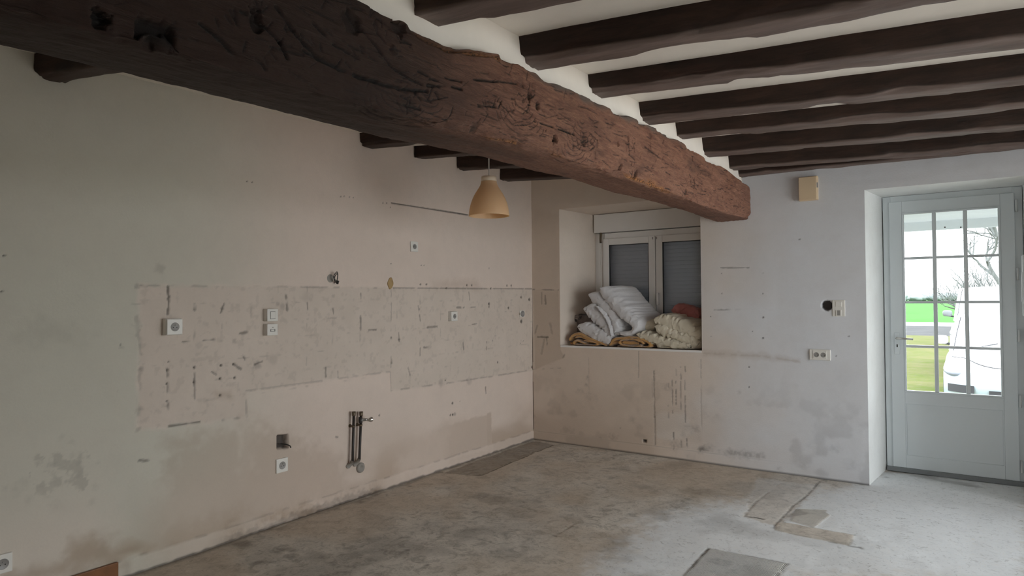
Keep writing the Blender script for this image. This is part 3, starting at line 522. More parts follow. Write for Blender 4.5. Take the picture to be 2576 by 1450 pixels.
# ================================================================== MAIN BEAM
TOPZ = np.array([(-7.2, 2.30), (-4.6, 2.28), (-4.23, 2.252), (-4.17, 2.253), (-4.09, 2.26), (-4.03, 2.264), (-3.99, 2.257), (-3.915, 2.251), (-3.825, 2.253), (-3.67, 2.293), (-3.52, 2.324), (-3.42, 2.326), (-3.12, 2.327), (-2.83, 2.336), (-2.48, 2.345), (-2.29, 2.36), (-1.82, 2.375), (-1.25, 2.362), (-.62, 2.359), (.02, 2.314), (.1, 2.31)])
BOTZ = np.array([(-7.2, 1.92), (-5.06, 1.925), (-4.5, 1.94), (-4.1, 1.955), (-3.89, 1.965), (-3.68, 1.976), (-3.42, 1.992), (-3.19, 1.997), (-2.98, 2.005), (-2.49, 2.015), (-1.7, 2.022), (-1.26, 2.017), (-.53, 2.024), (.1, 2.041)])
BOTL = np.array([(-7.2, 1.94), (-4.96, 1.946), (-4.74, 1.957), (-4.38, 1.967), (-4.11, 1.974), (-3.94, 1.977), (-3.74, 1.99), (-3.52, 2.007), (-3.26, 2.021), (-2.95, 2.019), (-2.52, 2.037), (-1.8, 2.044), (-1.15, 2.059), (-.49, 2.057), (.014, 2.048), (.1, 2.048)])
ip = lambda T, y: np.interp(y, T[:, 0], T[:, 1])
XF = 2.13
def build_beam():
    ys = axis((YB+.02, -5.2, .15), (-5.2, -.004, .0040)); vs = axis((-.68, -.34, .03), (-.34, .345, .0036), (.345, .68, .03))
    f = Field(ys, vs, 0.0); f.soft = .0012; U, V = f.U, f.V
    zt, zb, zl = ip(TOPZ, U), ip(BOTZ, U), ip(BOTL, U)
    xr = XF+(fb2(U*1.1, U*0, 1, 2)-.5)*.02; xl = 1.812+(fb2(U*1.3, U*0, 5, 2)-.5)*.03
    fr = np.clip(V/.33, 0, 1)            # right face 0..1 upward
    X = xr+0*V; Z = zb+fr*(zt-zb); X = X+np.sin(fr*PI)*.010
    k = V < 0; g = np.clip(-V/.33, 0, 1); X = np.where(k, xr+(xl-xr)*g, X); Z = np.where(k, zb+(zl-zb)*g-np.sin(g*PI)*.006, Z)
    k = V < -.33; g = np.clip((-V-.33)/.35, 0, 1); X = np.where(k, xl+.01*np.sin(g*PI), X); Z = np.where(k, zl+(zt-zl)*g, Z)
    k = V > .33; g = np.clip((V-.33)/.35, 0, 1); X = np.where(k, xr+(xl-xr)*g, X); Z = np.where(k, zt+.02*np.sin(g*PI), Z)
    for _ in range(7):                    # round the arrises a little
        for A_ in (X, Z): A_[:, 1:-1] = A_[:, 1:-1]*.5+.25*(A_[:, :-2]+A_[:, 2:])
    S = lambda px, py: (lambda q: (q[1], (q[2]-ip(BOTZ, q[1]))/(ip(TOPZ, q[1])-ip(BOTZ, q[1]))*.33))(on(px, py, 0, XF))
    P = lambda *q: [S(*a) for a in q]
    # adze waves, grain ridges, ragged lower arris
    f.h += (fb2(U*2.2, V*5, 11, 3)-.5)*.020+(fb2(U*7, V*40, 12, 4)-.5)*.006+(fb2(U*30, V*60, 13, 3)-.5)*.004
    ar = np.exp(-(V/.035)**2); f.h -= ar*(.004+.030*smooth(.45, .75, fb2(U*5, V*8, 14, 4))); f.G = np.maximum(f.G, np.exp(-((V-.016)/.02)**2)*smooth(.5, .62, fb2(U*3.2, V*4, 15, 4))*.9*smooth(-3.6, -3.2, U)*(1-smooth(-.9, -.3, U)))
    al = np.exp(-((V+.33)/.03)**2); f.h -= al*.03*fb2(U*8, V*8, 16, 4)
    tp = np.exp(-((V-.335)/.03)**2); f.h -= tp*.025*smooth(.4, .8, fb2(U*7, V*9, 17, 4)); f.B = np.maximum(f.B, smooth(.29, .33, V+(fb2(U*9, V*9, 18, 3)-.5)*.05)*smooth(-3.4, -3.2, U)*(1-smooth(-1.9, -1.3, U))*.8)
    # orange worm-eaten top edge at the dip, knots, holes and splits placed from the picture
    f.poly(P((1050, 88), (1090, 112), (1150, 130), (1210, 140), (1260, 148), (1262, 140), (1200, 124), (1130, 117), (1085, 97), (1060, 78)), 'G', .75, -.014, .006, .01, 21)
    f.poly(P((1190, 345), (1290, 352), (1400, 385), (1400, 400), (1300, 372), (1200, 358)), 'G', .9, -.008, .008, .012, 22); f.poly(P((1570, 435), (1640, 462), (1705, 490), (1690, 500), (1620, 470), (1565, 448)), 'G', .9, -.008, .008, .012, 23)
    for kk, (x, y, r, v, a, h) in enumerate(((252, 50, .018, .97, 1.0, -.03), (395, 105, .05, .9, 1.0, -.03), (430, 130, .02, .8, 1, -.02), (1395, 350, .019, .99, .9, -.04), (1554, 363, .015, .99, .9, -.04), (1203, 342, .016, .98, .9, -.03), (1202, 322, .026, .5, .8, -.004), (1500, 365, .02, .5, .8, -.006), (1440, 370, .012, .5, .8, -.006), (1580, 350, .02, .85, .7, -.02), (1564, 424, .028, .97, .7, -.035), (1602, 440, .02, .9, .9, -.025), (1634, 370, .014, .6, .7, -.01), (1636, 340, .016, .4, 1, -.006),
                                             (1742, 400, .02, .7, .7, -.015), (1745, 455, .022, .7, 1, -.012), (1728, 484, .022, .7, 1.2, -.012), (1817, 497, .016, .8, .6, -.014), (1465, 355, .028, .55, .8, -.014), (1330, 240, .022, .8, .7, -.02), (1350, 265, .02, .8, .7, -.02), (1315, 215, .012, .8, .7, -.012), (1200, 325, .018, .35, .7, 0), (1246, 204, .008, .9, 1, -.01), (1372, 330, .006, .8, 1, -.006), (640, 60, .035, .6, .6, -.02), (880, 60, .05, .5, .7, -.02), (990, 130, .02, .4, .8, .01), (1000, 60, .04, .6, .8, -.02), (1850, 505, .01, .7, .7, -.008), (1700, 415, .012, .5, 1, -.008))):
        f.blob(S(x, y), r*1.0, 'R', v, h*.8, 1.2, .4, 70+kk, a)
    crack = ((760, 130, 830, 165, 890, 190, 950, 205), (890, 190, 960, 212, 1020, 225, 1075, 230), (1075, 215, 1130, 218, 1160, 224), (1075, 215, 1074, 230), (905, 75, 950, 125, 985, 170), (985, 170, 1030, 200, 1060, 212), (870, 20, 905, 80), (1095, 232, 1105, 250), (1200, 265, 1245, 270), (1225, 255, 1235, 270), (1190, 200, 1240, 205, 1300, 212), (1345, 305, 1400, 325, 1440, 340), (600, 30, 650, 60, 700, 110), (700, 110, 720, 150), (690, 20, 740, 90, 800, 150), (1000, 260, 1060, 275), (950, 318, 1010, 330), (1620, 370, 1660, 400), (1480, 335, 1500, 355), (780, 60, 830, 110, 900, 150), (500, 60, 560, 110, 600, 150), (1050, 180, 1100, 205), (1120, 195, 1160, 205))
    for kk, c in enumerate(crack):
        pts = [S(c[i], c[i+1]) for i in range(0, len(c), 2)]; f.stroke(pts, .0055 if kk < 3 else .0034, 'R', .95, -.009, .6, 100+kk, .08)
    rnd = random.Random(3)
    for kk in range(330):                 # short checks in the face
        y = rnd.uniform(-4.9, -.1); s = rnd.uniform(.02, .31); ln = rnd.uniform(.02, .13); an = rnd.gauss(0, .25)+(1.2 if rnd.random() < .2 else 0)
        f.stroke([(y, s), (y+ln*math.cos(an), s+ln*math.sin(an)*.5)], rnd.uniform(.0010, .0024), 'R', rnd.uniform(.4, .95), -.003, .6, 200+kk, .2)
    for (cx, cy, n_, sp) in ((1465, 355, 26, .05), (1330, 245, 22, .05), (1740, 465, 26, .06), (1020, 215, 14, .05), (1580, 365, 16, .04), (1250, 270, 18, .06), (1600, 445, 14, .05), (950, 60, 22, .08), (760, 60, 24, .10), (640, 80, 16, .09)):
        c = S(cx, cy)
        for kk in range(n_):
            y = c[0]+rnd.gauss(0, sp); s = c[1]+rnd.gauss(0, sp*.55); an = rnd.uniform(-1.6, 1.6); ln = rnd.uniform(.012, .04)
            if .01 < s < .32: f.stroke([(y, s), (y+ln*math.cos(an), s+ln*math.sin(an))], rnd.uniform(.0012, .0032), 'R', rnd.uniform(.5, .95), -.004, .7, 400+kk, .15)
    for (cx, cy, n_) in ((1010, 215, 10), (1310, 245, 9), (1440, 345, 9), (1460, 300, 8), (1070, 225, 7)):   # curling growth rings
        c = S(cx, cy)
        for j in range(1, n_):
            rr = .014*j; pts = [(c[0]+rr*1.5*math.cos(t), c[1]-.01*j+rr*.75*math.sin(t)) for t in np.linspace(PI*1.05, PI*1.95, 12)]
            f.stroke(pts, .0018, 'R', .65, -.002, .6, 300+j, .2)
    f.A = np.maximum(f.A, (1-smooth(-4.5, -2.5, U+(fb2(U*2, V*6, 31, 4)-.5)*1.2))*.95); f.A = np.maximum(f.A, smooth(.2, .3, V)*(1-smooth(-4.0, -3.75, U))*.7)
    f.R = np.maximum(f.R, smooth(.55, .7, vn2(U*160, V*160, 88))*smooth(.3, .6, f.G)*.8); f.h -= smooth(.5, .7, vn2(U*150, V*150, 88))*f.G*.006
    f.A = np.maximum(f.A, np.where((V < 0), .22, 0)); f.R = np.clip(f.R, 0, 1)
    f.A = np.maximum(f.A, smooth(.62, .75, fb2(U*3, V*7, 33, 4))*.4)
    # normals of the profile
    dX = np.gradient(X, axis=1); dZ = np.gradient(Z, axis=1); n = np.hypot(dX, dZ)+1e-9; nx, nz = dZ/n, -dX/n
    X = X+nx*f.h; Z = Z+nz*f.h
    V0 = np.stack([X, U, Z], -1).reshape(-1, 3); nu, nv = X.shape; Q = grid_faces(nu, nv, wrap=True)
    c0, c1 = len(V0), len(V0)+1; tr = [(c0, j, (j+1) % nv) for j in range(nv)]+[(c1, (nu-1)*nv+(j+1) % nv, (nu-1)*nv+j) for j in range(nv)]
    ex = np.array([(1.97, ys[0], 2.12), (1.97, ys[-1], 2.17)])
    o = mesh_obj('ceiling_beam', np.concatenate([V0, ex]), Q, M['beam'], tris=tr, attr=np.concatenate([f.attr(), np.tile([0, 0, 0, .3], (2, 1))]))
    tag(o, 'massive crooked rough-hewn oak beam crossing the room under the joists', 'beam')
build_beam()
def infill():
    ys = axis((YB, 0, .05)); V = []; Q = []
    for y in ys:
        zt = float(ip(TOPZ, y))-.02; zc = float(ceil_z(2.0, y))+.02
        wob = .012*(vn2(np.array(y*3.), np.array(.5), 2)-.5)
        V += [(1.90, y, zt), (2.075+wob, y, zt), (2.055+wob, y, zc), (1.90, y, zc)]
    Q = grid_faces(len(ys), 4, wrap=True); n = len(ys); Q = np.concatenate([Q, [(0, 1, 2, 3), (4*n-4, 4*n-1, 4*n-2, 4*n-3)]])
    tag(mesh_obj('trim_1', V, Q, M['white_plaster'], shade=False), 'white plaster infill between joists above the big beam', 'infill', kind='structure')
infill()
# ================================================================== JOISTS
def joist(idx, yb, zb, sl, skew, x0, x1, width, label, skl=None):
    xs = axis((x0, min(4.4, x1), .03)) if x1 <= 4.4 else axis((x0, 4.4, .03), (4.4, x1, .2))
    per = []      # cross-section (dy, dz frac) from far top round the bottom to near top
    nb, ns = 9, 9
    for j in range(ns): per.append((1.0, 1-j/ns))
    for j in range(nb): per.append((1-j/nb, 0.0))
    for j in range(ns): per.append((0.0, j/ns))
    per.append((0.0, 1.0)); per = np.array(per)
    X = np.repeat(xs[:, None], len(per), 1); a = per[None, :, 0]; b = per[None, :, 1]
    zbt = zb+np.where(X < 2.05, -.05, sl)*(X-2.05); y0 = yb+np.where(X < 2.05, skew if skl is None else skl, skew)*(X-2.05)
    y0 = y0+(vn2(X*1.3, X*0+idx, idx)-.5)*.03; wd = width+(vn2(X*1.6, X*0+idx+.5, idx+3)-.5)*.03
    zbt = zbt+(vn2(X*1.1, X*0+idx, idx+7)-.5)*.018
    ztop = ceil_z(X, y0)+.015
    Y = y0+a*wd; Z = zbt+b*(ztop-zbt)
    edge = np.exp(-((b)/.15)**2)*np.exp(-((np.minimum(a, 1-a))/.15)**2)
    wane = edge*smooth(.45, .8, fb2(X*2.5, a*2+idx*1.7, idx+11, 4))*.035
    Y = Y+np.where(a > .5, -1, 1)*wane; Z = Z+wane*.8
    Y = Y+(fb2(X*6, b*4+idx, idx+21, 3)-.5)*.012; Z = Z+(1-smooth(0, .9, b))*(fb2(X*7, a*4+idx, idx+31, 3)-.5)*.012
    V0 = np.stack([X, Y, Z], -1).reshape(-1, 3); nu, nv = X.shape
    Gc = np.where(b < .05, .35+.5*fb2(X*4, a*3, idx+41, 3), 0.0)*np.where(X < 2.05, .25, 1)  # worn undersides with light from below painted in, stronger past the beam
    at_ = np.stack([0*X, Gc, 0*X, 0*X], -1).reshape(-1, 4)
    o = mesh_obj('ceiling_joist', V0, np.concatenate([grid_faces(nu, nv, wrap=True)]), M['joist'], attr=at_)
    me = o.data
    return tag(o, label, 'joist', 'dark wooden joists across the ceiling')
JL = (('dark wooden ceiling joist right beside the back wall above the door', -.10, 2.386, -.004, .0, 2.0),
      ('dark wooden ceiling joist second out from the back wall', -.335, 2.423, -.026, .1, 0.0),
      ('dark wooden ceiling joist third out from the back wall', -.98, 2.413, -.025, .1, 0.0),
      ('dark wooden ceiling joist fourth out from the back wall', -1.51, 2.427, -.033, .1, 0.0),
      ('dark wooden ceiling joist fifth out from the back wall with a worn underside paled by painted light', -2.09, 2.406, -.034, .1, 0.0),
      ('dark wooden ceiling joist sixth out from the back wall', -2.69, 2.405, -.043, .1, 1.86),
      ('dark wooden ceiling joist seventh out from the back wall, wide and low in view', -3.29, 2.377, -.03, .1, 1.86),
      ('nearest visible dark wooden ceiling joist, cut by the top of the picture', -3.92, 2.346, -.03, .1, 0.0),
      ('dark wooden ceiling joist overhead behind the picture edge', -4.60, 2.35, -.03, .1, 1.86),
      ('dark wooden ceiling joist near the rear wall', -5.25, 2.34, -.03, .1, 0.0))
for i, (lb, yb, zb, sl, sk, x0) in enumerate(JL): joist(i, yb, zb, sl, sk, x0+.004, XR-.004, .10 if i == 0 else .135, lb, .175 if i == 7 else None)
# ================================================================== DOOR
def build_door():
    D = .55; r = thing('door_1', (3.48, D, 0), 'white half-glazed door with twelve panes and a flat lower panel', 'door'); tag(r, kind='structure')
    fx0, fx1, fz = 3.035, 3.930, 2.206; lx0, lx1, lz0, lz1 = 3.078, 3.882, .035, 2.160; gx0, gx1, gz0, gz1 = 3.168, 3.797, .638, 2.067
    bm = bmesh.new()
    add_box(bm, (fx0, D+.012, 0), (lx0+.012, D+.075, fz), .003); add_box(bm, (lx1-.012, D+.012, 0), (fx1, D+.075, fz), .003); add_box(bm, (lx0+.012, D+.012, lz1-.012), (lx1-.012, D+.075, fz), .0005)
    bm_obj('door_frame', bm, M['door_white'], r)
    lf = bmesh.new()
    add_box(lf, (lx0, D, lz0), (gx0, D+.055, lz1), .003); add_box(lf, (gx1, D, lz0), (lx1, D+.055, lz1), .003); add_box(lf, (gx0, D, gz1), (gx1, D+.055, lz1), .002)
    px0, px1 = on(2280, 1016, 1, D)[0], on(2526, 1170, 1, D)[0]; pz0, pz1 = on(2284, 1146, 1, D)[2], on(2280, 1016, 1, D)[2]
    add_box(lf, (gx0, D, pz1), (gx1, D+.055, gz0), .002); add_box(lf, (gx0, D, lz0), (gx1, D+.055, pz0), .002); add_box(lf, (gx0, D, pz0), (px0, D+.055, pz1)); add_box(lf, (px1, D, pz0), (gx1, D+.055, pz1))
    leaf = bm_obj('door_leaf', lf, M['door_white'], r)
    box('lower_panel', (px0-.001, D+.006, pz0-.001), (px1+.001, D+.045, pz1+.001), M['door_white'], leaf, .004)
    bm = bmesh.new(); t = .014
    for a, b in (((gx0, gz0), (gx1, gz0+t)), ((gx0, gz1-t), (gx1, gz1)), ((gx0, gz0+t), (gx0+t, gz1-t)), ((gx1-t, gz0+t), (gx1, gz1-t))): add_box(bm, (a[0], D-.006, a[1]), (b[0], D+.02, b[1]), .003)
    bm_obj('glazing_bead', bm, M['door_white'], leaf)
    ix0, ix1, iz0, iz1 = gx0+t, gx1-t, gz0+t, gz1-t; cols = np.linspace(ix0, ix1, 4); rows = np.linspace(iz0, iz1, 5); hw = .0135
    for c in cols[1:-1]: box('glazing_bar', (c-hw, D+.002, iz0), (c+hw, D+.034, iz1), M['door_white'], leaf, .004)
    for z in rows[1:-1]:
        for k in range(3): box('glazing_bar', (cols[k]+(hw if k else 0), D+.004, z-hw*.75), (cols[k+1]-(hw if k < 2 else 0), D+.032, z+hw*.75), M['door_white'], leaf, .004)
    for i in range(4):
        for k in range(3): box('pane', (cols[k]-(.01 if k == 0 else .001), D+.036, rows[i]-(.01 if i == 0 else .001)), (cols[k+1]+(.01 if k == 2 else -.001), D+.042, rows[i+1]+(.01 if i == 3 else -.001)), M['glass'], leaf)
    q = on(2257, 857, 1, D); hx, hz = q[0], on(2257, 851, 1, D)[2]
    h = box('handle_plate', (hx-.018, D-.009, hz-.13), (hx+.018, D, hz+.045), M['door_white'], r, .004); h['label'] = 'slim white handle backplate'
    pts = [(hx, D-.005, hz), (hx, D-.045, hz), (hx+.012, D-.052, hz), (hx+.06, D-.052, hz-.001), (hx+.112, D-.05, hz-.003)]
    hl = tube('lever_handle', pts, (.009, .009, .009, .008, .008), M['metal'], h, 12); hl['label'] = 'brushed metal lever handle'
    box('keyhole', (hx-.004, D-.011, hz-.072), (hx+.004, D-.009, hz-.05), M['dark'], h)
    for py, px in ((518, 2553), (690, 2557), (845, 2561), (1010, 2563), (1175, 2569)):
        p = on(px, py, 1, D-.004); z = p[2]; pts = [(lx1+.012, D-.004, z-.045), (lx1+.012, D-.004, z+.045)]; tube('hinge', pts, .0085, M['upvc'], r, 10)
    box('threshold', (fx0, D-.01, 0.0), (fx1, D+.10, .034), M['threshold'], r, .002)
    adopt(r)
build_door()
# small white box on the right reveal, at the picture edge
p = on(2570, 720, 1, .30)
def reveal_box():
    z0, z1 = on(2572, 796, 1, .3)[2], on(2572, 642, 1, .3)[2]; x = p[0]
    r = thing('shutter_crank_holder', (x+.03, .3, z0), 'white plastic crank holder on the reveal at the right edge of the door', 'crank holder')
    box('holder_body', (x+.004, .27, z0), (x+.05, .33, z1), M['upvc'], r, .006); box('clip', (x, .28, z0+.1), (x+.006, .32, z1-.12), M['upvc'], r, .002); adopt(r)
reveal_box()
# ================================================================== WINDOW
def build_window():
    D = .44; r = thing('window_1', (1.1, D, NZ0), 'white two-sash window with its roller shutter closed behind the glass', 'window'); tag(r, kind='structure')
    X0, X1 = .53, 1.738; zf = 2.06; zs = 2.0; mid = 1.137
    b = box('shutter_box', (.491, .405, 2.066), (1.736, .60, 2.250), M['win_pvc'], r, .003)
    bm = bmesh.new(); add_box(bm, (.484, D+.01, NZ0+.002), (X0+.062, D+.07, zf), .003); add_box(bm, (X1-.062, D, NZ0+.002), (1.745, D+.07, zf), .003); add_box(bm, (X0+.06, D, 1.99), (X1-.06, D+.07, zf), .003); add_box(bm, (X0+.06, D, NZ0+.002), (X1-.06, D+.07, NZ0+.05), .003)
    bm_obj('window_frame', bm, M['win_pvc'], r)
    gl = []
    for a, c in ((X0+.05, mid-.004), (mid+.004, X1-.05)):
        s = bmesh.new(); t = .066; z0, z1 = NZ0+.04, 2.003; d0 = D-.014
        add_box(s, (a, d0, z0), (a+t, d0+.05, z1), .004); add_box(s, (c-t, d0, z0), (c, d0+.05, z1), .004); add_box(s, (a+t, d0, z1-t), (c-t, d0+.05, z1), .003); add_box(s, (a+t, d0, z0), (c-t, d0+.05, z0+t), .003)
        so = bm_obj('sash', s, M['win_pvc'], r)
        so.parent = r
        box('pane', (a+t-.004, d0+.022, z0+t-.004), (c-t+.004, d0+.027, z1-t+.004), M['glass_window'], so)
        g = bmesh.new(); e = .005
        for p0, p1 in (((a+t, z0+t), (a+t+e, z1-t)), ((c-t-e, z0+t), (c-t, z1-t)), ((a+t, z1-t-e), (c-t, z1-t)), ((a+t, z0+t), (c-t, z0+t+e))): add_box(g, (p0[0], d0+.006, p0[1]), (p1[0], d0+.02, p1[1]))
        bm_obj('gasket', g, M['pane_gasket'], so)
        for xx in ((c-.02,) if c < mid else (a+.012,)): box('stay_cap', (xx-.004, d0-.003, z1-.035), (xx+.004, d0, z1-.012), M['plastic_grey'], so)
    hq = on(1654, 750, 1, D-.03); box('window_handle', (1.155, D-.05, hq[2]-.07), (1.175, D-.014, hq[2]+.05), M['win_pvc'], r, .004)
    # shutter curtain: separate slats
    z = NZ0+.001; me = None
    while z < 2.06:
        if me is None:
            bm = bmesh.new(); pr = [(-.001, 0), (-.0035, .004), (-.0045, .019), (-.0035, .0355), (-.001, .0395)]
            vs_ = [[bm.verts.new((x, y, zz)) for (y, zz) in pr+[(.004, .0395), (.004, 0)]] for x in (.486, 1.744)]
            for k in range(7): bm.faces.new((vs_[0][k], vs_[0][(k+1) % 7], vs_[1][(k+1) % 7], vs_[1][k]))
            bm.faces.new(vs_[0][::-1]); bm.faces.new(vs_[1]); o = bm_obj('shutter_slat', bm, M['slat'], r); me = o.data
        else: o = link(bpy.data.objects.new('shutter_slat', me), r)
        o.location = (0, D+.082, z); z += .0385
    q = on(1509, 640, 1, D-.05); tube('crank_rod', [(q[0], D-.03, 1.02), (q[0]+.003, D-.03, 1.5), (q[0], D-.03, 2.0)], .006, M['cord'], r, 8)
    rod = [c for c in r.children if c.name.startswith('crank_rod')][0]; k = tube('crank_joint', [(q[0], D-.03, 1.96), (q[0], D-.03, 2.0), (q[0], D-.02, 2.066)], (.011, .012, .014), M['brass'], rod, 10); k['label'] = 'dark metal crank joint'
    adopt(r)
    for c in r.children:
        if c.name.startswith('shutter_slat'): pass
    s = box('window_sill', (NX0+.004, -.004, NZ0-.016), (NX1-.004, .006, NZ0+.002), M['win_pvc']); tag(s, 'thin white sill edging strip under the bedding in the niche', 'sill', kind='structure'); s.name = 'trim_2'
build_window()
# ================================================================== SOCKETS, SWITCHES AND OTHER WALL FITTINGS
def lat(f, prof, name, mat, parent, n=24): return lathe(name, prof, f, mat, parent, n)
def wall_frame(ax, px, py):
    if ax == 'L': u, v = L(px, py); g = lambda a, b, c: (c, u+a, v+b); loc = (0.0, u, v)
    else: u, v = B(px, py); g = lambda a, b, c: (u+a, -c, v+b); loc = (u, 0.0, v)
    return g, loc
def gbox(name, g, lo, hi, mat, parent, bev=.002): return box(name, g(*lo), g(*hi), mat, parent, bev)
def insert_socket(g, a, b, c, r, parent, R_=.021, small=False):
    h = lambda x, y, z: g(a+x, b+y, z)
    lat(h, [(R_+.004, c), (R_+.004, c+.002), (R_, c+.0025), (R_-.001, c-.012), (R_*.6, c-.0125), (.0005, c-.0125)] if not small else [(R_, c+.001), (R_-.001, c+.0015), (R_-.003, c+.0002), (.0005, c+.0002)], 'socket_well', M['plastic_grey'], parent)
    tube('earth_pin', [h(0, .009, c-.012), h(0, .009, c+.003)], .0024, M['metal'], parent, 8)
    for s in (-1, 1): tube('contact_hole', [h(s*.0095, -.003, c-.0125), h(s*.0095, -.003, c-.0115 if not small else c+.0012)], .0026, M['dark'], parent, 8)
def plate(ax, px, py, sw, sh, th, label, kind='socket', cat='socket', name='wall_socket', base=None):
    g, loc = wall_frame(ax, px, py); r = thing(name, loc, label, cat)
    if base: gbox('back_box', g, (-sw/2-.002, -sh/2-.002, -.006), (sw/2+.002, sh/2+.002, base), M['plastic'], r, .003); c0 = base
    else: c0 = -.006
    c1 = (base or 0)+th
    gbox('cover_plate', g, (-sw/2, -sh/2, c0), (sw/2, sh/2, c1), M['plastic'], r, .004)
    if kind == 'socket': insert_socket(g, 0, 0, c1, None, r, small=True)
    if kind == 'big': insert_socket(g, 0, 0, c1, None, r, .024, True)
    if kind == 'double':
        gbox('inner_plate', g, (-sw*.33, -sh*.36, c1-.001), (sw*.33, sh*.36, c1+.003), M['plastic'], r, .002)
        for s in (-1, 1): insert_socket(g, s*.024, 0, c1+.003, None, r, .019, True)
    if kind == 'switch_rj':
        gbox('rocker', g, (-.02, .012, c1), (.02, sh/2-.012, c1+.004), M['plastic'], r, .002); gbox('port', g, (-.02, -sh/2+.004, c1), (.02, -.012, c1+.004), M['plastic'], r, .002); gbox('port_mouth', g, (-.010, -sh/2+.008, c1+.0035), (.010, -.016, c1+.0045), M['plastic_grey'], r, 0)
    adopt(r); return r
plate('L', 430, 822.5, .085, .085, .010, 'white square cooker socket standing proud below the crumbling joint', 'big', base=.032)
plate('L', 1040.5, 621, .08, .08, .012, 'white socket high on the left wall, just under the thin slot')
plate('L', 1136.5, 796, .08, .08, .012, 'white socket in the old tiled band, nearest to the pair of copper-black pipes\' right', base=.02)['label'] = 'white socket inside the old tiled band, right of the middle'
plate('L', 708, 1171, .085, .088, .010, 'white socket low on the left wall under the square hole', 'big')
plate('L', 4, 1419, .075, .085, .012, 'cream socket at the lower left edge of the picture', 'big')
plate('B', 2063, 893, .15, .083, .012, 'white double socket on the back wall left of the door', 'double', 'double socket', 'double_socket')
plate('B', 2110, 776, .088, .125, .008, 'white switch plate with a data port beside the round hole', 'switch_rj', 'switch', 'light_switch')
def misc_fittings():
    # stacked switch + socket, proud of the wall
    g, loc = wall_frame('L', 676, 793); r = thing('light_switch', loc, 'white switch with a square rocker, upper of the stacked pair', 'switch')
    gbox('back_box', g, (-.038, -.037, -.006), (.036, .037, .03), M['plastic'], r); gbox('cover_plate', g, (-.037, -.038, .03), (.039, .038, .040), M['plastic'], r, .003); gbox('rocker', g, (-.016, -.022, .040), (.017, .02, .044), M['plastic'], r); gbox('rocker_gap', g, (-.018, -.025, .0395), (.019, .023, .0405), M['plastic_grey'], r, 0); adopt(r)
    g, loc = wall_frame('L', 676, 829); r = thing('shaver_socket', loc, 'white small outlet, lower of the stacked pair under the switch', 'socket')
    gbox('back_box', g, (-.038, -.037, -.006), (.036, .034, .03), M['plastic'], r); gbox('cover_plate', g, (-.037, -.037, .03), (.037, .034, .040), M['plastic'], r, .003); gbox('slot', g, (-.018, -.014, .0395), (.017, .002, .0412), M['plastic_grey'], r, .003)
    gbox('slot_core', g, (-.011, -.010, .041), (.010, -.001, .0418), M['plastic'], r, 0); tube('earth_pin', [g(0, .013, .039), g(0, .013, .044)], .003, M['metal'], r, 8); adopt(r)
    # damaged socket by the corner
    g, loc = wall_frame('L', 1313, 790); r = thing('damaged_socket', loc, 'small broken socket without its cover next to the room corner', 'socket')
    gbox('mounting_ring', g, (-.042, -.032, -.006), (.04, .034, .006), M['plastic'], r, .004); lat(g, [(.03, .006), (.03, .012), (.024, .013), (.022, .007), (.0005, .007)], 'socket_well', M['plastic_grey'], r); gbox('claw', g, (-.05, -.012, -.004), (-.04, .012, .008), M['metal'], r, .001); adopt(r)
    # hanging loop of wire from the wall
    g, loc = wall_frame('L', 838, 702); r = thing('wire_loop', loc, 'black electric wire end curled in a loop sticking out of the wall', 'wire')
    for k, (s, dz) in enumerate(((1, 0), (.82, -.012))):
        pts = [g(.012, -.028, -.004), g(.014, -.015, .02), g(.012*s, .02, .035), g(.004*s, .042+dz, .04), g(-.006*s, .045+dz, .042), g(-.026*s, .022+dz, .040), g(-.024*s, .004+dz, .036), g(-.002, -.012+dz, .03), g(.014, -.024, .03)]
        tube('wire', smooth_path(pts, 40), .0028, M['wire'], r, 8)
    tube('terminal_block', [g(.010, -.034, .03), g(.017, -.014, .03)], .0085, M['wire'], r, 8); adopt(r)
    g, loc = wall_frame('L', 834, 702); f_ = lathe('wire_hole', [(.03, .0015), (.026, .0035), (.0005, .0035)], lambda a, b, c: g(a-.012, b+.003, c), M['pipe_grey']); tag(f_, 'grey filler disc in the wall behind the wire loop', 'filler')
    # tan foam plug
    g, loc = wall_frame('L', 982, 712); bm = bmesh.new(); bmesh.ops.create_icosphere(bm, subdivisions=3, radius=1)
    for v in bm.verts:
        n = .8+.5*float(vn3(np.array(v.co.x*1.6), np.array(v.co.y*1.6), np.array(v.co.z*1.6), 3)); v.co = Vector(g(v.co.y*.028*n, v.co.z*.042*n-.004, v.co.x*.008*n+.001))
    tag(bm_obj('filler_plug', bm, M['foam'], None, True), 'tan lump of old filler on the top edge of the tiled band', 'filler')
    # wire out of the square hole
    g, loc = wall_frame('L', 722, 1120); pts = [g(-.03, .01, -.03), g(-.005, .004, .0), g(.008, -.006, .02), g(.012, -.018, .022)]; tag(tube('cable_stub', smooth_path(pts, 16), .004, M['wire'], None, 8), 'short black cable poking out of the square hole', 'cable')
    # round plastic cap under the pipes
    g, loc = wall_frame('L', 906, 1177); r = thing('waste_cap', loc, 'grey round waste pipe cap on the wall under the two pipes', 'pipe cap'); lat(g, [(.036, -.004), (.036, .008), (.030, .014), (.016, .015), (.014, .011), (.0005, .011)], 'cap', M['pipe_grey'], r); adopt(r)
    # beige box high on the back wall
    g, loc = wall_frame('B', 2035, 476); r = thing('chime_box', loc, 'beige plastic box high on the back wall between beam and door', 'box')
    gbox('box_body', g, (-.068, -.093, -.004), (.068, .093, .042), M['beige'], r, .005); gbox('box_lid', g, (-.066, -.09, .042), (.062, .09, .05), M['beige'], r, .003); gbox('latch', g, (.058, .0, .02), (.0695, .04, .045), M['plastic_grey'], r, .001); adopt(r)
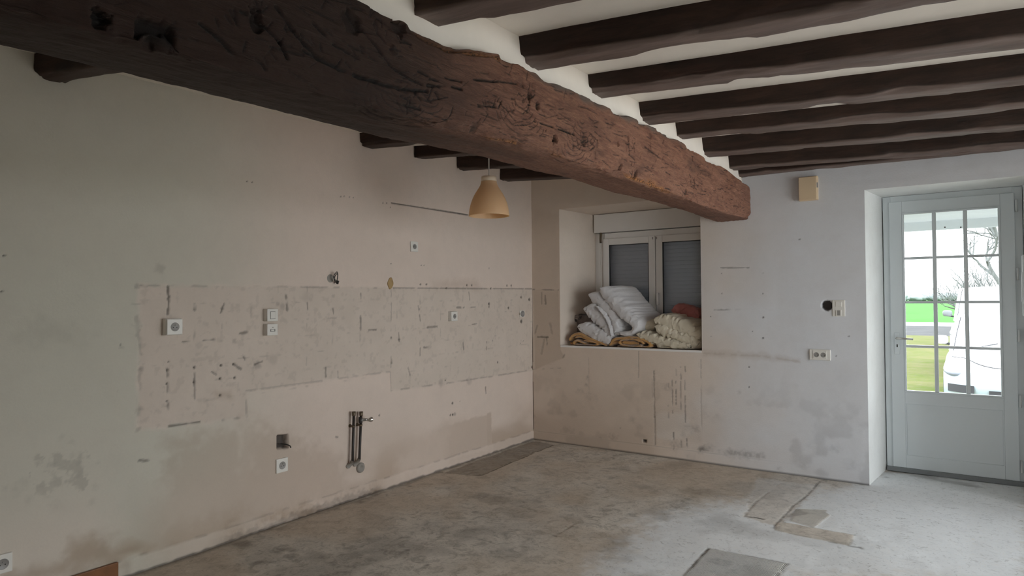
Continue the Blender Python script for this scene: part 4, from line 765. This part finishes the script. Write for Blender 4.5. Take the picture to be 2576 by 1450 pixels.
def smooth_path(pts, n):
    P = np.array(pts, float); t = np.linspace(0, len(P)-1, n); out = []
    for q in t:
        i = int(min(math.floor(q), len(P)-2)); a = q-i; p0 = P[max(i-1, 0)]; p1 = P[i]; p2 = P[i+1]; p3 = P[min(i+2, len(P)-1)]
        out.append(.5*((2*p1)+(-p0+p2)*a+(2*p0-5*p1+4*p2-p3)*a*a+(-p0+3*p1-3*p2+p3)*a**3))
    return np.array(out)
misc_fittings()
def pipes():
    off = .036
    def pw(px, py): q = on(px, py, 0, off); return q
    for k, (xt, xb, yt, yb, lb) in enumerate(((890, 887, 1036, 1163, 'plain blackened water pipe, left of the pair on the left wall'), (908.5, 904, 1036, 1158, 'blackened water pipe with a chrome stop valve, right of the pair'))):
        a, b = pw(xt, yt), pw(xb, yb); r = thing('water_pipe', (0, a[1], b[2]), lb, 'pipe', 'pair of water pipes')
        tube('pipe', [b, (a+b)/2, a+[0, 0, -.02]], .0095, M['black_pipe'], r, 12); tube('pipe_cap', [a+[0, 0, -.03], a+[0, 0, -.012], a+[0, 0, 0]], (.0125, .0135, .0135), M['brass'], r, 12)
        m = pw((xt*2+xb)/3, 1073-k*3); tube('pipe_clip', [(0.0, m[1], m[2]), (.02, m[1], m[2]), (off, m[1], m[2])], (.013, .007, .012), M['brass'], r, 10)
        tube('clip_ring', [m+[0, 0, -.007], m+[0, 0, .007]], .0135, M['brass'], r, 12)
        tube('wall_elbow', [b+[0, 0, .012], b+[-.012, -.002, -.012], (0.0, b[1]-.012, b[2]-.035)], (.012, .0135, .017), M['pipe_grey'], r, 10)
        if k:
            v = pw(907, 1057); q1 = v+[.025, .03, .0]; q2 = v+[.055, .06, 0]
            tube('valve_body', [v+[0, 0, -.02], v+[0, 0, .02]], .0135, M['black_pipe'], r, 12); tube('valve_stem', [v, q1], (.011, .009), M['pipe_grey'], r, 10)
            kn = tube('valve_knob', [q1, q1*.7+q2*.3, q1*.35+q2*.65, q2, q2+[.004, .004, 0]], (.009, .016, .021, .019, .008), M['chrome'], r, 16); kn['label'] = 'shiny chrome valve knob'
        adopt(r)
pipes()
# wooden baseboard stub at the lower left edge
def bb():
    y1 = L(293, 1412)[0]; bm = bmesh.new(); add_box(bm, (.006, YB+.01, 0.0), (.022, y1, .092), .002)
    tag(bm_obj('baseboard_left', bm, M['bb_wood']), 'varnished brown wooden baseboard ending at the lower left', 'baseboard', kind='structure')
bb()
# ================================================================== PENDANT LAMP
def lamp_mat():
    m, t, b = nt('cream_lampshade_plastic'); v = coords(t); n = noise(t, 4, 3, .5, v)
    c = mixc(t, n, (.86, .60, .36), (.90, .67, .43)); t.links.new(c, b.inputs['Base Color']); b.inputs['Roughness'].default_value = .35
    tr = N(t, 'ShaderNodeBsdfTranslucent'); tr.inputs[0].default_value = (.95, .70, .36, 1); mx = N(t, 'ShaderNodeMixShader'); mx.inputs[0].default_value = .42
    t.links.new(b.outputs[0], mx.inputs[1]); t.links.new(tr.outputs[0], mx.inputs[2]); t.links.new(mx.outputs[0], t.nodes['Material Output'].inputs[0]); return m
def lamp():
    xl = .95; c = on(1230.5, 544, 0, xl); d = np.linalg.norm((c-CAM)@fw); R_ = 51/F_PX*float((c-CAM)@fw); zt = on(1230.5, 446, 0, xl)[2]; H_ = zt-c[2]
    r = thing('pendant_lamp', (c[0], c[1], c[2]), 'cream bell-shaped pendant lamp hanging on a thin cord behind the beam', 'lamp')
    prof = [(1.0, 0), (1.0, .02), (.985, .10), (.955, .20), (.90, .32), (.815, .44), (.70, .56), (.575, .66), (.475, .74), (.415, .81), (.385, .88), (.372, .95), (.37, 1.0)]
    f = lambda a, b, cc: (c[0]+a, c[1]+b, c[2]+cc)
    P_ = [(R_*q, H_*z) for q, z in prof]; full = P_+[(R_*.10, H_*1.005), (R_*.03, H_*1.005)]+[(R_*.03, H_*.99)]+[(max(.001, q-.004), min(z, H_*.985)) for q, z in P_[::-1]]
    s = lathe('lamp_shade', full, f, lamp_mat(), r, 48); mesh_wrap = s
    nk = lathe('shade_neck', [(R_*.374, H_*.885), (R_*.388, H_*.885), (R_*.378, H_*.95), (R_*.376, H_*1.008), (R_*.10, H_*1.012)], f, M['neck'], s, 40); nk['label'] = 'pale neck ring of the shade'
    lathe('bulb_holder', [(.0005, H_*.985), (.021, H_*.985), (.021, H_*.70), (.0005, H_*.70)], f, M['plastic'], r, 16)
    lathe('light_bulb', [(.012, H_*.71), (.022, H_*.60), (.030, H_*.50), (.026, H_*.40), (.012, H_*.35), (.0005, H_*.345)], f, M['plastic'], r, 20)
    top = float(ceil_z(c[0], c[1])); tube('cord', [(c[0], c[1], c[2]+H_*.98), (c[0]+.001, c[1], (zt+top)/2), (c[0], c[1], top+.01)], .0042, M['cord'], r, 8)
    lathe('ceiling_rose', [(.0005, top-c[2]-.035), (.03, top-c[2]-.035), (.045, top-c[2]-.01), (.05, top-c[2]+.012)], f, M['plastic'], r, 24)
    adopt(r)
lamp()
# ================================================================== BEDDING IN THE NICHE
def cloth(name, a, b, rough=.75, weave=350, sheen=.3):
    m, t, bs = nt(name); v = coords(t); n1 = noise(t, 7, 4, .6, v); n2 = noise(t, weave, 2, .5, v); n3 = noise(t, 38, 5, .65, v, .6)
    c = mixc(t, n1, a, b); c = mixc(t, ramp(t, n2, .4, .7, 0, .12), c, tuple(x*.6 for x in a)); t.links.new(c, bs.inputs['Base Color']); bs.inputs['Roughness'].default_value = rough
    bs.inputs['Sheen Weight'].default_value = sheen; bump(t, bs, n3, .45, .006); return m
M['duvet_white'] = cloth('white_cotton_duvet', (.60, .575, .575), (.68, .655, .655)); M['pillow_white'] = cloth('white_pillow_cotton', (.60, .575, .57), (.68, .65, .645))
M['duvet_cream'] = cloth('cream_satin_quilt', (.60, .525, .40), (.70, .62, .485), .42); M['blanket'] = cloth('mustard_wool_blanket', (.40, .20, .055), (.52, .28, .09), .95, 240, .6)
M['red_cloth'] = cloth('faded_red_cushion', (.42, .13, .12), (.50, .19, .17)); M['brown_cloth'] = cloth('grey_brown_blanket', (.17, .135, .12), (.24, .19, .17), .95)
def C(cx, cy, y): return on(1400+cx/6.962, 690+cy/6.962, 1, y)
def ribbon_data(pts, half, y0, depth, ax=(.42, .9), ns=110, nt_=56, wr=.010, seed=0, flat=.34, crease=.3, endr=1.0):
    P0 = np.array([C(x, y, y0) for x, y in pts]); P = smooth_path(P0, ns); hs = np.interp(np.linspace(0, 1, ns), np.linspace(0, 1, len(half)), np.array(half)*.56e-3)
    T = np.gradient(P, axis=0); T[:, 1] = 0; T /= np.linalg.norm(T, axis=1)[:, None]; Nn = np.stack([-T[:, 2], 0*T[:, 0], T[:, 0]], -1)
    s = np.concatenate([[0], np.cumsum(np.linalg.norm(np.diff(P, axis=0), axis=1))]); tot = s[-1]
    e = np.minimum(s, tot-s)/(hs*endr+1e-6); hs = hs*np.sqrt(np.clip(1-(1-np.clip(e, 0, 1))**2, .003, 1))
    th = np.linspace(0, 2*PI, nt_, endpoint=False); sg = lambda v, p: np.sign(v)*np.abs(v)**p
    cn = sg(np.sin(th), .75); cdp = sg(np.cos(th), flat); axv = np.array([ax[0], ax[1], 0.0]); axv /= np.linalg.norm(axv)
    dmod = depth*(1-.5*0)
    S, TH = np.meshgrid(s, th, indexing='ij')
    front = np.clip(-np.cos(TH), 0, 1)
    wn = 1+crease*(vn2(S*55+seed, TH*1.0, seed)-.5)*(.4+front)
    Vv = P[:, None, :]+Nn[:, None, :]*(hs[:, None]*cn[None, :]*wn)[..., None]+axv*((1+cdp[None, :])*.5*depth*np.ones_like(S))[..., None]
    n3 = (fb3(Vv[..., 0]*16, Vv[..., 1]*9, Vv[..., 2]*16, seed, 3)-.5)*2*wr+(fb3(Vv[..., 0]*45, Vv[..., 1]*25, Vv[..., 2]*45, seed+9, 2)-.5)*wr*.7-wr*.9*np.clip(1-np.abs(vn3(Vv[..., 0]*15+vn3(Vv[..., 0]*9, Vv[..., 1]*9, Vv[..., 2]*9, 4)*1.5, Vv[..., 1]*7, Vv[..., 2]*19, seed+5)-.5)*9, 0, 1)**2
    Vv = Vv+Nn[:, None, :]*(n3*np.sign(cn)[None, :])[..., None]; Vv[..., 1] -= np.abs(n3)*front*.8
    Vv[..., 2] = np.maximum(Vv[..., 2], NZ0+.003+seed*.0004); Vv[..., 1] = np.clip(Vv[..., 1], .012, .418)
    lim = .326+(.487-.322)*Vv[..., 1]/.46; Vv[..., 0] = np.clip(Vv[..., 0], lim+.006, 1.712-seed*.0012)
    V0 = Vv.reshape(-1, 3); q = grid_faces(ns, nt_, wrap=True); c0 = len(V0); ex = np.stack([Vv[0].mean(0), Vv[-1].mean(0)])
    tr = [(c0, (j+1) % nt_, j) for j in range(nt_)]+[(c0+1, (ns-1)*nt_+j, (ns-1)*nt_+(j+1) % nt_) for j in range(nt_)]
    return np.concatenate([V0, ex]), q, np.array(tr)
def bedding(name, ribs, mat, label, cat, group=None):
    v, q, t = join([ribbon_data(**r_) for r_ in ribs]); o = mesh_obj(name, v, q, mat, tris=t); return tag(o, label, cat, group)
bedding('folded_duvet', [dict(pts=[(470, 610), (560, 640), (680, 730), (800, 870), (890, 1000), (950, 1120)], half=[150, 165, 150, 115, 85, 45], y0=.05, depth=.33, seed=1, wr=.009, crease=.5),
                         dict(pts=[(560, 350), (680, 430), (810, 540), (920, 670), (990, 810), (1020, 960), (1030, 1070)], half=[100, 115, 105, 95, 90, 80, 50], y0=.055, depth=.34, seed=2),
                         dict(pts=[(760, 235), (860, 360), (980, 510), (1100, 640), (1220, 760), (1330, 860), (1360, 950), (1290, 1030), (1160, 1050), (1040, 1040)], half=[105, 120, 120, 115, 110, 90, 70, 62, 58, 45], y0=.045, depth=.36, ax=(.5, .87), seed=3, ns=110),
                         dict(pts=[(700, 560), (790, 680), (880, 820), (930, 960), (960, 1090)], half=[28, 30, 30, 28, 20], y0=.035, depth=.3, seed=4, crease=.9)],
        M['duvet_white'], 'thick white duvet folded in layers and leaning against the window', 'duvet')
bedding('pillow', [dict(pts=[(360, 925), (470, 950), (640, 1040), (800, 1120), (940, 1190)], half=[70, 105, 120, 110, 60], y0=.03, depth=.22, seed=6, wr=.008, ax=(.3, .95))], M['pillow_white'], 'white pillow squeezed between the white duvet and the mustard blanket', 'pillow')
bedding('quilt', [dict(pts=[(1700, 800), (1850, 830), (2050, 890), (2250, 960), (2420, 1060), (2500, 1150)], half=[100, 130, 130, 120, 105, 80], y0=.055, depth=.32, seed=7, crease=.6, ax=(.3, .95)),
                  dict(pts=[(1720, 920), (1850, 985), (2030, 1060), (2200, 1120), (2380, 1190), (2480, 1230)], half=[100, 110, 105, 105, 100, 80], y0=.045, depth=.32, seed=8, crease=.6, ax=(.3, .95)),
                  dict(pts=[(1400, 1060), (1560, 1100), (1750, 1165), (1950, 1215), (2150, 1245), (2330, 1260)], half=[75, 95, 95, 85, 75, 45], y0=.03, depth=.33, seed=9, crease=.7, ax=(.3, .95)),
                  dict(pts=[(1450, 1000), (1540, 930), (1640, 890), (1740, 900)], half=[60, 90, 100, 90], y0=.12, depth=.25, seed=10, ax=(.3, .95)),
                  dict(pts=[(1760, 1270), (2000, 1290), (2300, 1290), (2520, 1230)], half=[25, 40, 50, 60], y0=.06, depth=.3, seed=11, ax=(.3, .95))], M['duvet_cream'], 'cream satin quilt rolled up at the right end of the niche', 'quilt')
bedding('folded_blanket', [dict(pts=[(225, 1170), (230, 1120), (300, 1065), (400, 1055), (540, 1120), (700, 1185), (880, 1255)], half=[24, 28, 32, 32, 36, 36, 22], y0=.03, depth=.25, seed=12, wr=.005, ax=(.1, 1)),
                           dict(pts=[(330, 1120), (360, 1095), (430, 1100), (560, 1160), (690, 1210)], half=[22, 26, 26, 26, 20], y0=.032, depth=.25, seed=13, wr=.004, ax=(.1, 1)),
                           dict(pts=[(500, 1225), (420, 1195), (340, 1165), (295, 1190), (310, 1235), (400, 1252), (560, 1256), (690, 1245), (705, 1215), (600, 1185), (470, 1165)], half=[14, 17, 18, 18, 18, 18, 18, 18, 17, 17, 14], y0=.022, depth=.25, seed=14, wr=.004, ax=(.1, 1), ns=100),
                           dict(pts=[(230, 1200), (330, 1245), (600, 1262), (880, 1270)], half=[20, 22, 22, 14], y0=.06, depth=.2, seed=15, wr=.003, ax=(.1, 1))], M['blanket'], 'mustard orange blanket folded at the left end of the niche', 'blanket', 'mustard blankets in the niche')
bedding('folded_blanket', [dict(pts=[(925, 1255), (1000, 1150), (1150, 1125), (1350, 1115), (1530, 1165), (1625, 1235), (1560, 1285), (1300, 1282), (1050, 1270)], half=[18, 30, 32, 30, 32, 32, 26, 22, 16], y0=.03, depth=.25, seed=16, wr=.004, ax=(.1, 1), ns=110),
                           dict(pts=[(1480, 1255), (1300, 1265), (1140, 1245), (1095, 1190), (1160, 1145), (1320, 1145), (1460, 1175), (1520, 1225)], half=[16, 18, 20, 22, 22, 22, 20, 16], y0=.022, depth=.25, seed=17, wr=.004, ax=(.1, 1), ns=100),
                           dict(pts=[(1150, 1195), (1280, 1210), (1430, 1220)], half=[34, 40, 32], y0=.034, depth=.25, seed=18, wr=.004, ax=(.1, 1)),
                           dict(pts=[(960, 1210), (1030, 1190), (1090, 1200)], half=[36, 40, 30], y0=.04, depth=.22, seed=19, wr=.004, ax=(.1, 1))], M['blanket'], 'mustard orange blanket folded under the big white duvet', 'blanket', 'mustard blankets in the niche')
bedding('cushion', [dict(pts=[(2010, 640), (2120, 640), (2300, 690), (2500, 730)], half=[90, 125, 130, 120], y0=.27, depth=.14, seed=20, ax=(.1, 1))], M['red_cloth'], 'faded red cushion behind the cream quilt', 'cushion')
bedding('dark_blanket', [dict(pts=[(220, 800), (330, 810), (480, 850), (650, 900)], half=[60, 110, 120, 100], y0=.2, depth=.2, seed=21, ax=(.1, 1)), dict(pts=[(260, 980), (420, 1010), (640, 1040)], half=[110, 130, 120], y0=.2, depth=.2, seed=22, ax=(.1, 1)), dict(pts=[(170, 820), (260, 770), (400, 760)], half=[20, 40, 40], y0=.17, depth=.2, seed=23, ax=(.1, 1))], M['brown_cloth'], 'dark brown folded blanket at the back left of the niche', 'blanket')
# ================================================================== OUTSIDE
ZG = -.30
M['lawn'] = None
def ground_mat(name, a, b, c, sc, rough=.95, bm=.5):
    m, t, bs = nt(name); v = coords(t); n1 = noise(t, sc, 6, .65, v); n2 = noise(t, sc*9, 4, .6, v)
    k = mixc(t, ramp(t, n1, .35, .65), a, b); k = mixc(t, ramp(t, n2, .5, .75, 0, .6), k, c); t.links.new(k, bs.inputs['Base Color']); bs.inputs['Roughness'].default_value = rough; bs.inputs['Specular IOR Level'].default_value = .1
    bump(t, bs, n2, bm, .05); return m
M['lawn'] = ground_mat('patchy_lawn', (.075, .10, .016), (.125, .12, .048), (.135, .12, .085), 1.3); M['field'] = ground_mat('green_crop_field', (.035, .135, .018), (.05, .165, .028), (.03, .10, .015), .12)
M['road'] = ground_mat('grey_gravel_road', (.058, .058, .06), (.078, .078, .078), (.04, .04, .043), .9); M['verge'] = ground_mat('pale_concrete_road', (.35, .34, .31), (.42, .41, .38), (.28, .27, .25), .5)
M['ground_reflector'] = ground_mat('pale_bounce_ground', (.80, .79, .77), (.86, .85, .83), (.74, .73, .71), .8)
M['bounce_grey'] = ground_mat('grey_bounce_ground', (.22, .215, .205), (.28, .275, .265), (.18, .175, .165), .8)
def strip(name, y0, y1, mat, label, z=ZG, amp=.05, st=.6):
    xs = np.linspace(-60, 60, 90); ys = np.linspace(y0, y1, max(4, int((y1-y0)/st))); X, Y = np.meshgrid(xs, ys, indexing='ij'); Z = z+(fb2(X*.6, Y*.6, 3, 3)-.5)*amp
    Xw = X*(1+np.maximum(Y-40, 0)/60); v1 = np.stack([Xw, Y, Z], -1).reshape(-1, 3)
    o = mesh_obj(name, v1, grid_faces(*X.shape), mat); tag(o, label, 'ground', kind='structure')
yl = on(2300, 845, 2, ZG)[1]; yr = on(2300, 820, 2, ZG)[1]; yv = on(2300, 811, 2, ZG)[1]
strip('front_bounce_ground', .62, 4.6, M['bounce_grey'], 'added unseen ground strip bouncing light up to the porch', amp=.01); strip('lawn', 4.6, yl, M['lawn'], 'patchy yellow-green grass outside the door'); strip('gravel_road', yl, yr, M['road'], 'grey gravel road beyond the grass', amp=.02); strip('concrete_lane', yr, yv, M['verge'], 'pale concrete lane at the edge of the field', amp=.02); strip('crop_field', yv, 300, M['field'], 'bright green crop field beyond the lane', amp=.25, st=4)  # first strip is unseen ground, added to bounce light onto the soffit
for nm, a_, b_, lb_ in (('side_bounce_ground', (XR+.45, -40, ZG-.1), (45, .62, ZG+.05), 'unseen pale ground added outside the bay to bounce light in'), ('rear_bounce_ground', (-40, -40, ZG-.1), (XR+.45, YB-.35, ZG+.05), 'unseen pale ground added behind the house to bounce light in')):
    tag(box(nm, a_, b_, M['ground_reflector']), lb_, 'ground_reflector', kind='structure')  # unseen pale ground, added to bounce daylight onto ceiling and walls
box('doorstep', (2.85, .62, -.5), (4.1, 1.5, -.02), M['verge'], None, .01); tag(bpy.data.objects['doorstep'], 'pale stone doorstep outside the glazed door', 'step', kind='structure')
def overhang():
    r = thing('porch_roof', (3.5, .62, 2.1), 'white boarded porch overhang with a deep fascia outside the door', 'porch roof')
    z0, z1 = 2.005, 2.084; box('fascia', (.5, 1.6, z0), (6.5, 1.63, z1+.12), M['soffit'], r, .003)
    for k in range(8): y0 = .63+k*.121; box('soffit_board', (.5, y0, z1+.004), (6.5, y0+.118, z1+.022), M['soffit'], r, .002)
    for px in (2377, 2417): q = on(px, 572, 1, 1.598); lathe('screw', [(.006, 0), (.006, .002), (.0005, .002)], lambda a, b, c: (q[0]+a, 1.6-c, q[2]+b), M['dark'], r, 10)
    adopt(r)
M['soffit'] = simple('pale_painted_boards', (.55, .61, .63), .6, .04, 5)
overhang()
# ---- cars
M['car_white'] = simple('white_car_paint', (.80, .81, .82), .25, .02, 3); M['car_glass'] = simple('pale_windscreen', (.42, .44, .46), .05, .05, 3); M['car_black'] = simple('black_car_trim', (.03, .03, .035), .5, .1, 10); M['car_grey'] = simple('grey_mirror_shell', (.14, .15, .16), .4, .1, 8)
M['lens'] = simple('smoky_headlamp_lens', (.22, .24, .28), .1, .1, 8); M['bumper'] = simple('pale_blue_grey_bumper', (.42, .50, .56), .4, .03, 8); M['tyre'] = simple('tyre_rubber', (.03, .03, .03), .8, .1, 20)
def vehicle(label, origin, heading, W_, Lg, hood, belt, roof, nose_z, ws0, ws1, wr0, zb=.22, bump_col='bumper', name='car'):
    # local: s back from the nose, t to the viewer's right when facing the nose, z above ground
    hx, hy = heading; nrm = math.hypot(hx, hy); hx /= nrm; hy /= nrm      # direction from nose to tail
    g = lambda s, t, z: np.array([origin[0]+hx*s+hy*t, origin[1]+hy*s-hx*t, ZG+z])
    r = thing(name, tuple(g(Lg/2, 0, 0)), label, name)
    ss = np.linspace(0, Lg, 46); th = np.linspace(0, 2*PI, 40, endpoint=False); sg = lambda v, p: np.sign(v)*np.abs(v)**p; V = []
    for s in ss:
        zt = np.interp(s, [0, .06, .25, ws0, ws0+.15, Lg-.3, Lg], [nose_z-.15, nose_z, (nose_z+hood)/2+.06, hood, belt, belt, belt-.1])
        hw = W_/2*np.interp(s, [0, .05, .2, .5, Lg-.4, Lg], [.62, .76, .93, 1, 1, .9]); zl = np.interp(s, [0, .3, Lg], [zb+.05, zb, zb])
        for a in th:
            V.append(g(s-.10*0, hw*sg(math.cos(a), .45), (zt+zl)/2+(zt-zl)/2*sg(math.sin(a), .45)))
    q = grid_faces(46, 40, wrap=True); c0 = len(V); V += [g(0, 0, (nose_z+zb)/2-.05), g(Lg, 0, .6)]; tr = [(c0, (j+1) % 40, j) for j in range(40)]+[(c0+1, 45*40+j, 45*40+(j+1) % 40) for j in range(40)]
    mesh_obj('body', V, q, M['car_white'], r, tris=tr)
    # greenhouse lofted upward
    zs = np.linspace(belt-.06, roof-.06, 8); V = []; m = 40
    def outline(k, ins=0.0):
        z = zs[k] if k < 8 else roof; u = k/7; s0 = ws0+(ws1-ws0)*u; s1 = wr0-(.25)*u; hw = W_/2*(.93-.13*u)-ins; cs, hl = (s0+s1)/2, (s1-s0)/2-ins
        return [g(cs+hl*sg(math.cos(a), .35), hw*sg(math.sin(a), .35), z) for a in np.linspace(0, 2*PI, m, endpoint=False)]
    for k in range(8): V += outline(k)
    mesh_obj('windows', V, grid_faces(8, m, wrap=True), M['car_glass'], r)
    V = []; top = outline(7); V += [p+[0, 0, -.03] for p in outline(7, -.012)]+[p+[0, 0, .02] for p in outline(7, -.006)]
    cen = g((ws1+wr0-.25)/2, 0, roof); 
    for fr_, dz in ((.9, .045), (.7, .06), (.4, .07), (.02, .072)): V += [cen+(p-cen)*[fr_, fr_, 1]+[0, 0, dz] for p in top]
    mesh_obj('roof', V, grid_faces(6, m, wrap=True), M['car_white'], r)
    for sd in (-1, 1):
        pil = [g(ws0+.02, sd*W_/2*.90, belt-.05), g((ws0+ws1)/2, sd*W_/2*.855, (belt+roof)/2-.03), g(ws1, sd*W_/2*.80, roof-.05)]
        tube('pillar', pil, .035, M['car_white'], r, 8); tube('pillar_trim', [p+g(-.03, -sd*.03, 0)-g(0, 0, 0) for p in pil], .007, M['car_black'], r, 6)
        mz = belt+.10; c = g(ws0+.22, sd*(W_/2+.05), mz); bm = bmesh.new(); bmesh.ops.create_uvsphere(bm, u_segments=16, v_segments=10, radius=1)
        for v in bm.verts: q_ = c+(g(sg(v.co.x, .7)*.06, sg(v.co.y, .6)*.09, sg(v.co.z, .6)*.068)-g(0, 0, 0)); v.co = Vector(q_)
        mo = bm_obj('wing_mirror', bm, M['car_grey'] if name == 'van' else M['car_white'], r, True); tube('mirror_stalk', [g(ws0+.26, sd*(W_/2-.06), mz-.07), c+[0, 0, -.05]], .02, M['car_black'], mo, 8)
        # headlamp
        bm = bmesh.new(); bmesh.ops.create_uvsphere(bm, u_segments=18, v_segments=10, radius=1); cz = (nose_z+hood)/2-.10; c2 = g(.30, sd*(W_/2-.16), cz)
        for v in bm.verts: v.co = Vector(c2+(g(v.co.x*.26, v.co.y*.155, v.co.z*.085+v.co.x*.05)-g(0, 0, 0)))
        bm_obj('headlamp', bm, M['lens'], r, True)
        for ws in (.72, Lg-.75):
            f_ = lambda a, b, c_: tuple(g(ws+a, sd*(W_/2-.2+c_), .31+b)); lathe('wheel', [(.0005, .0), (.31, .0), (.31, .19), (.22, .205), (.19, .185), (.0005, .185)], f_, M['tyre'], r, 28)
    # bumper, grilles, bonnet shut line, wipers, screen edge
    V = []; n = 30; tt = np.linspace(-1, 1, n)
    for z, o in ((zb, -.02), (zb+.05, -.08), (zb+.2, -.11), (zb+.30, -.10), (zb+.36, -.05), (zb+.37, .1)):
        for t in tt: V.append(g(.34*abs(t)**3.2+o, t*W_/2*.985, z))
    mesh_obj('bumper', V, grid_faces(6, n), M[bump_col], r)
    for a, b, z0, z1 in ((-.93, -.55, zb+.08, zb+.19), (.55, .93, zb+.08, zb+.19), (-.35, .35, zb+.06, zb+.14)):
        V = [g(.34*abs(t)**3.2-.118, t*W_/2*.99, z) for z in (z0, z1) for t in np.linspace(a, b, 10)]; V += [p+(g(.1, 0, 0)-g(0, 0, 0)) for p in V]
        mesh_obj('lower_grille', V, np.concatenate([grid_faces(2, 10), grid_faces(2, 10, off=20)]), M['car_black'], r)
    sl = [g(.05+.32*abs(t)**3+.06, t*W_/2*.86, np.interp(.05+.32*abs(t)**3+.06, [.06, .25], [nose_z+.006, (nose_z+hood)/2+.066])) for t in np.linspace(-1, 1, 21)]; tube('bonnet_seam', sl, .006, M['car_black'], r, 6)
    for sd, a in ((-.5, .25), (.1, .8)): tube('wiper', [g(ws0+.06, sd*W_/2, belt+.0), g(ws0+.16, (sd+a)*W_/2*.8, belt+.06)], .006, M['car_black'], r, 6)
    adopt(r); return r
vehicle('white hatchback parked nearest to the glazed door, nose towards the house', (4.16, 5.75), (.03, 1), 1.68, 3.8, .84, .90, 1.40, .62, 1.05, 1.75, 3.4, zb=.24)
vehicle('taller white van parked behind the white hatchback', (4.33, 10.5), (.02, 1), 1.92, 4.7, 1.12, 1.22, 1.90, .95, .95, 1.75, 4.5, zb=.28, bump_col='car_white', name='van')
# ---- trees
M['bark'] = simple('mossy_grey_bark', (.15, .16, .155), .9, .25, 30, bmp=.5); M['far_tree'] = ground_mat('hazy_distant_foliage', (.22, .25, .255), (.27, .295, .30), (.19, .22, .225), .3)  # far tree colour is paled, distance haze painted in
def grow(rnd, p, d, ln, r, depth, out, spread, upb):
    n = 5; pts = [np.array(p)]; dd = np.array(d, float)
    for k in range(n):
        dd = dd+np.array([rnd.gauss(0, .16), rnd.gauss(0, .16), rnd.gauss(0, .10)+upb]); dd /= np.linalg.norm(dd); pts.append(pts[-1]+dd*ln/n)
    out.append(tube_data(pts, np.linspace(r, r*.55, n+1), 6 if depth > 1 else 4, True))
    if depth == 0: return
    for k in range(rnd.choice((3, 3, 4))):
        i = rnd.randint(2, n); a = rnd.uniform(0, 2*PI); side = np.array([math.cos(a), math.sin(a), rnd.uniform(-.1, .6)]); nd = dd*(1-spread)+side*spread; nd /= np.linalg.norm(nd)
        grow(rnd, pts[i], nd, ln*rnd.uniform(.6, .8), r*.55, depth-1, out, spread, upb)
def tree(name, base, h, r, depth, seed, label, spread=.5, upb=.05, lean=(0, 0), trunks=1):
    rnd = random.Random(seed); rt_ = thing(name, tuple(base), label, 'tree' if name != 'bare_shrub' else 'shrub'); out = []
    for k in range(trunks):
        a = rnd.uniform(0, 2*PI); d = np.array([lean[0]+(.45*math.cos(a) if trunks > 1 else 0), lean[1]+(.45*math.sin(a) if trunks > 1 else 0), 1.0]); grow(rnd, base, d/np.linalg.norm(d), h*rnd.uniform(.8, 1), r, depth, out, spread, upb)
    ntr = 1 if trunks == 1 else trunks
    v, q, t = out[0]; mesh_obj('trunk', v, q, M['bark'], rt_, tris=t); v, q, t = join(out[1:]); b = mesh_obj('branches', v, q, M['bark'], rt_, tris=t); b['kind'] = 'stuff'; adopt(rt_)
d_ = 27.0; bq = at(2548, 760, d_); tree('bare_tree', np.array([bq[0], bq[1], ZG]), 3.1, .20, 4, 11, 'tall bare tree with forked limbs behind the white van', .55, .03, (-.12, 0))
bq = at(2500, 760, 22.0); tree('bare_shrub', np.array([bq[0], bq[1], ZG]), 1.5, .05, 4, 5, 'dense bare mossy shrub right behind the van roof', .42, .06, (0, 0), 9)
rnd = random.Random(9)
for k in range(16):
    px = 2262+k*15+rnd.uniform(-3, 3); dd = 215+(k % 3)*14+rnd.uniform(-1, 1); top = 738+rnd.uniform(-3, 5); b = at(px, 757, dd); b[2] = ZG; t_ = at(px, top, dd); H_ = t_[2]-ZG
    bm = bmesh.new(); bmesh.ops.create_icosphere(bm, subdivisions=3, radius=1); wd = rnd.uniform(1.9, 2.4)
    for v in bm.verts:
        n = .72+.55*float(fb3(np.array(v.co.x*2.+k), np.array(v.co.y*2.), np.array(v.co.z*2.), k, 3)); v.co = Vector((b[0]+v.co.x*wd*n, b[1]+v.co.y*wd*n, ZG+H_*.52+v.co.z*H_*.52*n))
    r = thing('distant_tree', (b[0], b[1], ZG), 'hazy grey-green tree in the wood on the horizon beyond the field', 'tree', 'trees on the horizon'); bm_obj('crown', bm, M['far_tree'], r, True); tube('trunk', [(b[0], b[1], ZG), (b[0], b[1], ZG+H_*.4)], .25, M['bark'], r, 6); adopt(r)
